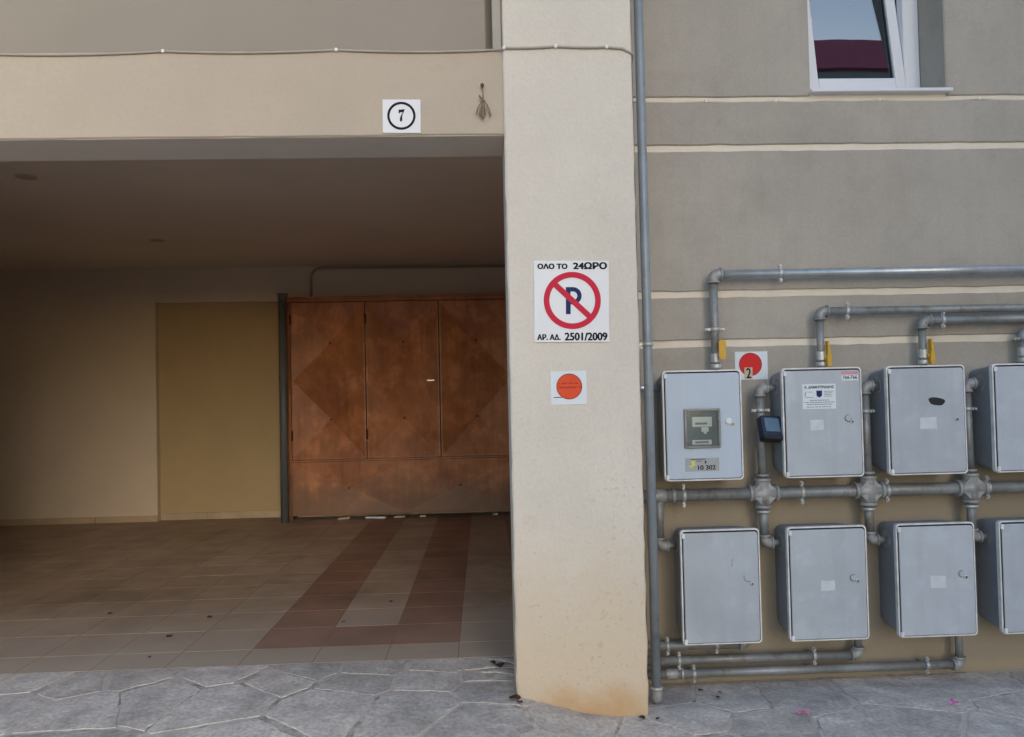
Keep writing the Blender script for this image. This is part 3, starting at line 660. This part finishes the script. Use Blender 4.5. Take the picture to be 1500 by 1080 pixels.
# ------------------------------------------------------------------ meter boxes
YF = 3.300
def meter_box(x0, x1, z0, z1, label, pale=False, cap=False, capx=None, lockz=None):
    t = thing('meter_box', label, 'meter box', ((x0+x1)/2, 3.5, z0), group='gas meter boxes on the wall')
    bm = nb()
    i0, r = 0.020, 0.014
    def loop(ins, y, rr): return [bm.verts.new((x, y, z)) for x, z in rrect(x0+ins, x1-ins, z0+ins, z1-ins, rr)]
    L_ = [loop(i0, 3.506, .03), loop(i0-0.006, 3.46, .03), loop(0.006, YF+0.034, .018), loop(0.001, YF+0.033, .016), loop(0, YF+0.030, .016), loop(0, YF+0.013, .016), loop(0.0015, YF+0.010, .015)]
    for a, b in zip(L_, L_[1:]):
        for k in range(len(a)): bm.faces.new((a[k], a[(k+1) % len(a)], b[(k+1) % len(a)], b[k]))
    bm.faces.new(L_[0]); bm.faces.new(L_[-1])
    for k, f in enumerate(bm.faces): f.smooth = False
    body = obj('body', bm, BOXBODY, t)
    bm = nb(); add_prism(bm, rrect(x0-0.0006, x1+0.0006, z0-0.0006, z1+0.0006, .016), YF+0.006, YF+0.026); obj('rim', bm, RIM, t)
    bm = nb(); add_prism(bm, rrect(x0+0.0055, x1-0.0055, z0+0.0055, z1-0.0055, .014), YF+0.0048, YF+0.007); obj('gasket', bm, BLACK, t)
    bm = nb(); e = 0.0105
    A = [[bm.verts.new((x, y, z)) for x, z in rrect(x0+e+i, x1-0.009-i, z0+0.008+i, z1-0.0125-i, .013)] for i, y in ((0, YF+0.006), (0, YF+0.002), (0.003, YF))]
    for a, b in zip(A, A[1:]):
        for k in range(len(a)): bm.faces.new((a[k], a[(k+1) % len(a)], b[(k+1) % len(a)], b[k]))
    bm.faces.new(A[0]); bm.faces.new(A[-1])
    door = obj('door', bm, BOXPALE if pale else BOXGREY, t)
    for za, zb in ((z1-0.034, z1-0.012), (z0+0.004, z0+0.026)):
        boxobj('hinge', RIM, (x0+0.004, x0+0.018, YF-0.005, YF+0.004, za, zb), door, 0.002)
    lz = lockz if lockz else (z0+z1)/2+0.004; lx = capx if capx else x1-0.045
    bm = nb(); add_lathe(bm, [(0.0085, 0.002), (0.0085, -0.003), (0.006, -0.0045)], (lx, YF, lz-0.004), (0, 1, 0), 16); obj('lock', bm, STEEL, door)
    bm = nb(); add_lathe(bm, [(0.0040, 0.0), (0.0040, -0.0052)], (lx, YF, lz-0.004), (0, 1, 0), 10); obj('keyhole', bm, BLACK, door)
    if cap:
        bm = nb(); add_lathe(bm, [(0.0135, 0.001), (0.0135, -0.006), (0.011, -0.0075)], (lx-0.019, YF, lz+0.010), (0, 1, 0), 20); obj('lock_cap', bm, RIM if cap == 1 else BOXGREY, door)
        if cap != 1:
            bm = nb(); add_ring(bm, lx-0.019, lz+0.0092, 0.0128, 0.0155, YF-0.002, YF-0.0006, 24); obj('cap_shadow', bm, METERDARK, door)
    return t, door
ZU, ZL = (0.905, 1.383), (0.198, 0.691)
U1, d1 = meter_box(0.781, 1.126, *ZU, 'pale blue grey meter box with a glazed window and plate 10 302', True, 1, 1.083, 1.150)
U2, d2 = meter_box(1.308, 1.660, *ZU, 'grey meter box with white printed label and number sticker on its door', False, 2, 1.612, 1.150)
U3, d3 = meter_box(1.773, 2.124, *ZU, 'grey meter box with a black spray smudge on its door', False, 0, 2.080, 1.149)
U4, d4 = meter_box(2.250, 2.601, *ZU, 'grey upper meter box next to the black smudged one, farthest from the pillar', False, 0)
L1, e1 = meter_box(0.841, 1.186, *ZL, 'grey meter box below the pale windowed one, next to the pillar', False, 0, 1.147, 0.459)
L2, e2 = meter_box(1.309, 1.659, *ZL, 'grey lower meter box under the box with the white printed label', False, 2, 1.612, 0.457)
L3, e3 = meter_box(1.792, 2.142, *ZL, 'grey lower meter box under the black smudged one', False, 2, 2.095, 0.459)
L4, e4 = meter_box(2.254, 2.604, *ZL, 'grey lower meter box farthest from the pillar', False, 2)
# window in the first box
wv = boxobj('window_frame', METERDARK, (0.868, 1.026, YF-0.0035, YF+0.001, 1.046, 1.216), U1, 0.002)
bm = nb()
for b in ((0.868, 0.878, YF-0.012, YF-0.003, 1.046, 1.216), (1.016, 1.026, YF-0.012, YF-0.003, 1.046, 1.216), (0.878, 1.016, YF-0.012, YF-0.003, 1.046, 1.056), (0.878, 1.016, YF-0.012, YF-0.003, 1.206, 1.216)): add_box(bm, *b, bevel=0.002)
obj('bezel', bm, PIPE, wv)
boxobj('meter_face', METERPALE, (0.903, 0.990, YF-0.008, YF-0.003, 1.137, 1.181), wv, 0.003)
textobj('meter_digits', '00000', INK, 0.942, 1.152, YF-0.0083, 0.052, 0.009, wv, 0.03)
bm = nb(); add_box(bm, 0.942, 0.975, YF-0.007, YF-0.003, 1.116, 1.136, 0.003); add_box(bm, 0.952, 0.966, YF-0.007, YF-0.003, 1.107, 1.117, 0.002); obj('index_knob', bm, METERPALE, wv)
boxobj('lower_label', METERPALE, (0.902, 0.986, YF-0.006, YF-0.003, 1.061, 1.081), wv, 0.001)
boxobj('label_print', INKGREY, (0.914, 0.974, YF-0.0064, YF-0.0061, 1.066, 1.076), wv)
boxobj('glass_cover', COVERGLASS, (0.8785, 1.0155, YF-0.0105, YF-0.0095, 1.0565, 1.2055), wv)
npl = boxobj('number_plate', PLATE, (0.871, 1.018, YF-0.0022, YF+0.001, 0.946, 1.003), U1, 0.0006)
textobj('lettering', '10 302', INK, 0.963, 0.9615, YF-0.0028, 0.076, 0.019, npl, 0.03)
bm = nb(); add_prism(bm, [(0.884+x*0.034, 0.960+z*0.036) for x, z in ((0, .2), (.35, .35), (.3, 1), (.6, .8), (.9, .9), (.75, .55), (1, .35), (.6, .25), (.45, 0))], YF-0.0029, YF-0.0024); obj('emblem', bm, LIME, npl)
bm = nb()
for b in ((0.892, 0.958, 0.9965, 0.9990), (0.918, 0.942, 0.9885, 0.9910), (0.955, 0.961, 0.979, 0.990)): add_box(bm, b[0], b[1], YF-0.0028, YF-0.0024, b[2], b[3])
obj('small_print', bm, INK, npl)
# label on the second box
lbp = boxobj('printed_label', WHITESTICK, (1.394, 1.5415, YF-0.0012, YF+0.001, 1.203, 1.312), U2)
textobj('lettering', 'Α. ΔΗΜΗΤΡΙΑΔΗΣ', INK, 1.468, 1.2985, YF-0.0018, 0.132, 0.0115, lbp, 0.03)
bm = nb(); add_prism(bm, [(1.468+x*0.0125, 1.268+z*0.0165) for x, z in ((-1, 1), (-.3, .85), (0, 1), (.3, .85), (1, 1), (.95, -.5), (.4, -.7), (0, -1), (-.4, -.7), (-.95, -.5))], YF-0.0020, YF-0.0014); obj('crest', bm, NAVY, lbp)
bm = nb()
for x0, x1, z in ((1.405, 1.442, 1.2535), (1.418, 1.436, 1.2770), (1.489, 1.531, 1.279), (1.489, 1.527, 1.272), (1.489, 1.520, 1.265), (1.489, 1.524, 1.258)): add_box(bm, x0, x1, YF-0.0020, YF-0.0014, z-0.0011, z+0.0011)
obj('logo_lines', bm, INKGREY, lbp, kind='stuff'); bm = nb()
add_prism(bm, [(1.403+x*.012, 1.268+z*.014) for x, z in ((.9, 1), (.2, .6), (0, 0), (.15, -.5), (.5, -.8), (.35, -.2), (.4, .4))], YF-0.0020, YF-0.0014)
obj('logo_print', bm, INKGREY, lbp)
random.seed(4); bm = nb()
for z, a, b in ((1.241, 1.424, 1.514), (1.232, 1.401, 1.535), (1.223, 1.410, 1.524), (1.212, 1.412, 1.520)):
    x = a
    while x < b:
        wd = random.uniform(.004, .012); add_box(bm, x, min(b, x+wd), YF-0.0020, YF-0.0014, z-0.0017, z+0.0017); x += wd+random.uniform(.001, .004)
obj('small_print', bm, INKGREY, lbp)
ns_ = boxobj('number_sticker', WHITESTICK, (1.5685, 1.6425, YF-0.0012, YF+0.001, 1.3245, 1.3655), U2)
boxobj('pink_header', PINK, (1.5685, 1.6425, YF-0.0018, YF-0.0014, 1.3500, 1.3655), ns_)
textobj('lettering', '766.766', INK, 1.606, 1.3385, YF-0.0018, 0.064, 0.0155, ns_, 0.012)
def patch(x, z, wd, h, t, a=0.0, m=PALEPATCH):
    bm = nb(); add_prism(bm, [(x+px*wd/2+random.uniform(-.002, .002), z+pz*h/2+random.uniform(-.002, .002)) for px, pz in ((-1, -1), (0, -1), (1, -1), (1, 0), (1, 1), (0, 1), (-1, 1), (-1, 0))], YF-0.0008, YF+0.001); return obj('sticker_residue', bm, m, t)
patch(1.455, 1.134, 0.060, 0.045, U2); patch(1.951, 1.130, 0.076, 0.048, U3); patch(1.481, 0.436, 0.060, 0.044, L2); patch(1.969, 0.436, 0.068, 0.052, L3)
bm = nb(); add_prism(bm, [(1.991+0.036*math.cos(a)*(1+.10*math.sin(3*a))+0.004*math.sin(a), 1.224+0.019*math.sin(a)*(1+.12*math.cos(2*a))-0.006*math.cos(a)) for a in [2*math.pi*i/28 for i in range(28)]], YF-0.0006, YF+0.001); obj('spray_smudge', bm, SMUDGE, U3)
bm = nb(); add_tube(bm, [(1.112, YF, 0.492), (1.114, YF-.0003, 0.474), (1.124, YF-.0004, 0.466), (1.142, YF-.0002, 0.462)], 0.0013, 6); obj('scratch', bm, METERDARK, L1)
bm = nb(); add_tube(bm, [(1.066, YF, 0.565), (1.060, YF-.0003, 0.545), (1.062, YF-.0002, 0.530)], 0.0009, 6); obj('scratch', bm, METERDARK, L1)

# ------------------------------------------------------------------ pipes
def clamp(parent, p, axis, r, long=0.022, m=CLAMPM):
    """ring with two bolt ears, standing off the wall"""
    p = Vector(p); a = Vector(axis); bm = nb()
    add_tube(bm, [p-a*0.008, p+a*0.008], r+0.0035, 14)
    s = Vector((0, 0, 1)) if abs(a.x) > .5 else Vector((1, 0, 0))
    for sg in (-1, 1):
        c = p + s*sg*(r+long*0.5)
        e = Vector((0.007, 0.010, 0.007)) + Vector((abs(s.x), 0, abs(s.z)))*(long*0.5-0.004)
        add_box(bm, c.x-e.x, c.x+e.x, c.y-0.008, c.y+0.004, c.z-e.z, c.z+e.z, 0.002)
        c2 = p + s*sg*(r+long*0.6); add_lathe(bm, [(0.0055, 0), (0.0055, 0.008)], (c2.x, c2.y-0.009, c2.z), (0, -1, 0), 8)
    add_tube(bm, [p, (p.x, 3.503, p.z)], 0.0045, 8)
    return obj('clamp', bm, m, parent)
def collar(parent, p, axis, r, ln=0.02, m=FIT, name='collar'):
    p = Vector(p); a = Vector(axis); bm = nb(); add_lathe(bm, [(r*.94, -ln/2), (r, -ln/2+.003), (r, ln/2-.003), (r*.94, ln/2)], p, a, 16)
    for f in bm.faces: f.smooth = len(f.verts) == 4
    return obj(name, bm, m, parent)
def elbow(parent, a, c, b, rad, r, m=FIT):
    a, c, b = Vector(a), Vector(c), Vector(b); u = (a-c).normalized(); v = (b-c).normalized()
    bm = nb(); P = [c+u*(rad+.012)] + arc(a, c, b, rad) + [c+v*(rad+.012)]
    add_tube(bm, P, r, 16)
    for d, q in ((u, P[0]), (v, P[-1])): add_tube(bm, [q-d*.008, q+d*.002], r+.004, 16)
    return obj('elbow', bm, m, parent)

# riser on the pillar's side
t = thing('riser_pipe', 'tall grey blue vertical pipe beside the pillar ending in a ribbed collar', 'pipe', (0.700, 3.22, 0.0))
tubeobj('tube', RISER, [(0.7005, 3.22, 0.035), (0.702, 3.22, 1.5), (0.698, 3.22, 6.0)], 0.0195, t, 18)
collar(t, (0.7005, 3.22, 0.056), (0, 0, 1), 0.0285, 0.012, CLAMPM)
bm = nb(); add_lathe(bm, [(0.021, 0.05), (0.0245, 0.048), (0.0245, 0.02), (0.021, 0.004), (0.012, -0.008)], (0.7005, 3.22, 0.0), (0, 0, 1), 18); obj('end_cap', bm, FIT, t)
bm = nb(); add_tube(bm, [(0.702, 3.22, 1.487), (0.702, 3.22, 1.503)], 0.0235, 16); add_box(bm, 0.632, 0.682, 3.214, 3.226, 1.489, 1.501, 0.002); obj('bracket', bm, CLAMPM, t)
tubeobj('service_pipe', DARKPIPE, [(0.664, 3.29, -0.02), (0.664, 3.29, 0.10), (0.668, 3.29, 0.16), (0.670, 3.29, 6.0)], 0.0135, n=12, label='thin dark pipe squeezed between the pillar and the tall riser', cat='pipe')

# manifold
ZM, YM, RM = 0.830, 3.41, 0.0265
mf = thing('gas_manifold', 'thick grey horizontal gas pipe with cross fittings between the two box rows', 'pipe', (1.7, 3.5, ZM))
tubeobj('header_pipe', PIPE, [(0.632, YM, ZM), (3.6, YM, ZM-0.006)], RM, mf, 18)
colx = (1.247, 1.728, 2.200, 2.68)
for k, x in enumerate(colx):
    z = ZM-0.001*k
    bm = nb()
    add_tube(bm, [(x-0.062, YM, z), (x+0.062, YM, z)], 0.0345, 16); add_tube(bm, [(x, YM, z-0.062), (x, YM, z+0.062)], 0.0345, 16)
    add_prism(bm, [(x+0.050*math.cos(R(22.5+45*i)), z+0.050*math.sin(R(22.5+45*i))) for i in range(8)], YM-0.030, YM+0.03)
    cr = obj('cross_fitting', bm, FIT, mf)
    for p, a, r in (((x-0.060, YM, z), (1, 0, 0), .0385), ((x+0.060, YM, z), (1, 0, 0), .0385), ((x, YM, z+0.060), (0, 0, 1), .0375), ((x, YM, z-0.060), (0, 0, 1), .0375)): collar(cr, p, a, r, 0.014)
    collar(cr, (x, YM, z+0.080), (0, 0, 1), .030, 0.012); collar(cr, (x, YM, z-0.082), (0, 0, 1), .030, 0.012, CLAMPM)
    xb = (1.318, 1.783, 2.262, 2.74)[k]; xl = (1.320, 1.802, 2.266, 2.74)[k]
    tubeobj('branch_pipe', PIPE, [(x, YM, z+0.06), (x-0.003, YM, 1.262)], 0.0195, mf, 14)
    elbow(mf, (x-.003, YM, 1.0), (x-.003, YM, 1.300), (x+.3, YM, 1.300), 0.024, 0.0235)
    tubeobj('inlet_pipe', PIPE, [(x+.02, YM, 1.300), (xb+.006, YM, 1.300)], 0.0165, mf, 14)
    collar(mf, (xb-0.002, YM, 1.300), (1, 0, 0), 0.040, 0.006, FIT, 'flange')
    tubeobj('branch_pipe', PIPE, [(x, YM, z-0.06), (x, YM, 0.645)], 0.0195, mf, 14)
    elbow(mf, (x, YM, 1.0), (x, YM, 0.607), (x+.3, YM, 0.607), 0.024, 0.0235)
    tubeobj('inlet_pipe', PIPE, [(x+.02, YM, 0.607), (xl+.006, YM, 0.607)], 0.0165, mf, 14)
    collar(mf, (xl-0.002, YM, 0.607), (1, 0, 0), 0.040, 0.006, FIT, 'flange')
    clamp(mf, (x-.002, YM, 1.200 if k == 0 else 1.185), (0, 0, 1), 0.0195, 0.020)
for x in (0.886, 1.422, 1.812, 2.274): clamp(mf, (x, YM, ZM-0.002), (1, 0, 0), RM, 0.024)
collar(mf, (0.84, YM, ZM), (1, 0, 0), 0.0315, 0.014); collar(mf, (0.775, YM, ZM), (1, 0, 0), 0.033, 0.06)
tubeobj('branch_pipe', PIPE, [(0.775, YM, ZM), (0.775, YM, 0.645)], 0.0195, mf, 14)
elbow(mf, (0.775, YM, 1), (0.775, YM, 0.607), (1.0, YM, 0.607), 0.024, 0.0235)
tubeobj('inlet_pipe', PIPE, [(0.79, YM, 0.607), (0.858, YM, 0.607)], 0.0165, mf, 14); collar(mf, (0.850, YM, 0.607), (1, 0, 0), 0.040, 0.006, FIT, 'flange')
tubeobj('inlet_pipe', GALV, [(0.634, YM, 1.312), (0.80, YM, 1.312)], 0.0165, n=14, label='short galvanised stub entering the side of the pale windowed meter box', cat='pipe')

# outlet pipes above
def outlet(label, x, zc, m, mh, r, clamps, vclamp=None, face=False, xe=3.6):
    t = thing('outlet_pipe', label, 'pipe', (x, 3.43, 1.36), group='outlet pipes above the meter boxes')
    Y = 3.435
    tubeobj('riser', PIPE, [(x, Y, 1.355), (x-0.002, Y, zc-0.04)], r*0.92, t, 14)
    elbow(t, (x-.002, Y, 0), (x-.002, Y, zc), (xe, Y, zc), 0.026, r+0.005, mh)
    tubeobj('run', m, [(x+0.03, Y, zc), (xe, Y, zc+0.001)], r, t, 16)
    for cx in clamps: clamp(t, (cx, Y, zc), (1, 0, 0), r, 0.018)
    if vclamp: clamp(t, (x-.001, Y, vclamp), (0, 0, 1), r, 0.022)
    collar(t, (x, Y, 1.402), (0, 0, 1), r+0.006, 0.022, CLAMPM, 'union')
    bm = nb(); add_lathe(bm, [(0.016, -.024), (0.023, -.018), (0.023, .018), (0.016, .024)], (x, Y, 1.440), (0, 0, 1), 12); v = obj('valve', bm, CLAMPM, t)
    bm = nb()
    if face:
        add_prism(bm, rrect(x+0.000, x+0.032, 1.432, 1.520, .012), Y-0.052, Y-0.044); add_box(bm, x+0.006, x+0.018, Y-0.046, Y-0.02, 1.436, 1.448)
    else:
        add_prism(bm, [(x+.010, 1.392), (x+.028, 1.392), (x+.029, 1.43), (x+.023, 1.47), (x+.019, 1.506), (x+.011, 1.506), (x+.014, 1.455), (x+.008, 1.425)], Y-0.045, Y-0.018); add_box(bm, x+0.004, x+0.02, Y-0.03, Y, 1.425, 1.440)
    obj('handle', bm, YELLOW, v)
    return t
outlet('galvanised pipe rising from the pale windowed meter box and running along the wall', 1.058, 1.820, GALV, FIT, 0.0205, (1.364, 2.72), 1.570, True)
outlet('grey pipe rising from the meter box with the printed label', 1.543, 1.6435, PIPE, PIPE, 0.0185, (1.668, 2.70))
outlet('grey pipe rising from the black smudged meter box', 2.018, 1.5945, PIPE, PIPE, 0.0185, (2.112, 2.75))
outlet('grey pipe rising from the upper meter box farthest from the pillar', 2.490, 1.535, PIPE, PIPE, 0.0185, (2.9,), 1.50)
# outlet pipes below
def drain(label, x, z, xs_, ztop=0.215):
    t = thing('outlet_pipe', label, 'pipe', (x, 3.43, 0.0), group='outlet pipes below the meter boxes')
    Y = 3.43
    tubeobj('run', PIPE, [(0.634, Y, z+0.004), (x-0.03, Y, z)], 0.0195, t, 16)
    elbow(t, (0, Y, z), (x, Y, z), (x, Y, 1), 0.022, 0.0235)
    tubeobj('drop', PIPE, [(x, Y, z+0.03), (x, Y, ztop+0.02)], 0.0165, t, 14)
    for cx in xs_: clamp(t, (cx, Y, z+0.002), (1, 0, 0), 0.0195, 0.018)
    return t
drain('short grey pipe just under the meter box next to the pillar', 1.160, 0.156, (0.800, 1.02))
drain('grey pipe leading from under the second lower box to the pillar', 1.667, 0.090, (0.850, 1.463))
t3 = drain('lowest long grey pipe near the ground leading to the pillar', 2.133, 0.030, (0.915, 1.979))
collar(t3, (0.815, 3.43, 0.033), (1, 0, 0), 0.0245, 0.055); collar(t3, (0.862, 3.43, 0.033), (1, 0, 0), 0.026, 0.010, CLAMPM)

# dark blue device on the first branch
t = thing('blue_device', 'dark blue plastic box clipped to the pipe between two meter boxes', 'device', (1.262, 3.36, 1.12))
dm = Matrix.Translation((1.265, 3.352, 1.122)) @ Matrix.Rotation(R(8), 4, 'Z') @ Matrix.Rotation(R(-24), 4, 'X') @ Matrix.Rotation(R(5), 4, 'Y')
bm = nb(); add_box(bm, -0.046, 0.046, -0.022, 0.024, -0.050, 0.052, 0.006, 2, mat=dm); obj('case', bm, BLUE, t)
bm = nb(); add_box(bm, -0.034, 0.036, -0.0245, -0.0215, -0.026, 0.040, 0.003, mat=dm); obj('panel', bm, BLUEFACE, t)
bm = nb(); add_box(bm, -0.047, 0.047, -0.027, 0.022, -0.060, -0.042, 0.004, mat=dm); obj('bottom_lip', bm, BLACK, t)
bm = nb(); add_box(bm, -0.020, 0.012, 0.01, 0.055, 0.030, 0.062, 0.004, mat=dm); obj('clip', bm, BLUE, t)

# ------------------------------------------------------------------ wall cables with clips
def cable(label, P, r, m, clips, axis_y):
    t = thing('wall_cable', label, 'cable', P[0])
    Q = []
    for a, b in zip(P, P[1:]):
        a, b = Vector(a), Vector(b); n = 8; sag = 0.009*min(1, (b-a).length/0.6)
        for i in range(n): f = i/n; Q.append(a.lerp(b, f) - Vector((0, 0, sag*4*f*(1-f))))
    Q.append(Vector(P[-1])); tubeobj('wire', m, Q, r, t, 8)
    for c in clips: boxobj('clip', CLIPM, (c[0]-.006, c[0]+.006, c[1]-.006, c[1]+.006, c[2]-.007, c[2]+.007), t, 0.002)
    return t
yb, yp = YB-0.005, YP-0.006
cb_ = [(-1.247, yb, 2.699), (-0.560, yb, 2.701), (0.117, yp, 2.698), (0.327, yp, 2.703), (0.535, yp, 2.699)]
cable('pale cable clipped along the beam top and across the pillar', [(-3.0, yb, 2.69), (-1.95, yb, 2.692)] + cb_[:2] + [(0.09, yb, 2.698)] + cb_[2:] + [(0.60, yp, 2.693), (0.643, yp+0.004, 2.672), (0.645, 3.14, 2.655), (0.665, 3.30, 2.64), (0.70, 3.493, 2.64)], 0.0048, CABLE, cb_, yb)
cc = [(1.066, 3.5105, 2.640), (1.394, 3.5105, 2.639), (1.889, 3.5105, 2.640), (2.370, 3.5105, 2.642)]
cable('pale cable clipped inside the groove under the window', [(0.70, 3.507, 2.645)] + [(x, 3.505, z) for x, y, z in cc] + [(3.0, 3.505, 2.642), (3.6, 3.505, 2.642)], 0.0042, CABLEPALE, [(x, 3.502, z) for x, y, z in cc], 3.5)

# ------------------------------------------------------------------ fallen petals and dead leaves
def crumpled(name, s, m, loc, label, cat, group, seed, lift=0.2):
    random.seed(seed); bm = nb()
    n = 9; c = bm.verts.new((0, 0, s*lift))
    rg = [bm.verts.new((math.cos(2*math.pi*i/n)*s*random.uniform(.75, 1), math.sin(2*math.pi*i/n)*s*random.uniform(.6, .85), s*random.uniform(0, lift*2.2))) for i in range(n)]
    for i in range(n): bm.faces.new((c, rg[i], rg[(i+1) % n]))
    r = bmesh.ops.extrude_face_region(bm, geom=list(bm.faces))
    for v in [g for g in r['geom'] if isinstance(g, bmesh.types.BMVert)]: v.co.z += 0.0012
    o = obj(name, bm, m, label=label, cat=cat, group=group); o.location = loc
    mz = min((o.matrix_basis @ v.co).z for v in o.data.vertices) if False else 0
    o.rotation_euler = (0, 0, random.uniform(0, 6)); return o
crumpled('petal', 0.025, PETAL, (1.240, 3.02, gh(1.24, 3.02)+0.006), 'pink petal lying on the stones below the printed label box', 'petal', 'fallen pink petals', 2, .55)
crumpled('petal', 0.025, PETAL, (1.862, 3.045, gh(1.86, 3.04)+0.006), 'magenta petal lying by a stone joint below the black smudged box', 'petal', 'fallen pink petals', 4, .55)
for i, (x, y, s) in enumerate(((-1.628, 4.02, .017), (-1.542, 4.356, .018), (-2.15, 4.50, .016), (-1.59, 3.70, .010), (-0.771, 4.175, .014), (-0.563, 4.56, .015))):
    crumpled('dead_leaf', s, LEAF, (x, y, GZ+0.0015), 'small dark dead leaf lying on the garage tiles', 'leaf', 'dead leaves on the garage floor', 20+i)
for i, (x, y, s) in enumerate(((0.60, 3.04, .018), (0.66, 3.03, .012), (0.10, 3.05, .03), (0.12, 3.02, .015), (0.93, 3.37, .014), (1.0, 3.33, .012), (0.97, 3.25, .014), (0.05, 3.40, .03), (0.02, 3.44, .02))):
    crumpled('dead_leaf', s, LEAF, (x, y, gh(x, y)+0.006), 'leaf crumb on the paving at the garage threshold beside the pillar' if x < 0.3 else 'leaf crumb on the paving at the pillar corner by the riser foot' if x < 0.8 else 'leaf crumb on the paving under the lowest pipe', 'leaf', 'leaf crumbs on the paving', 40+i)
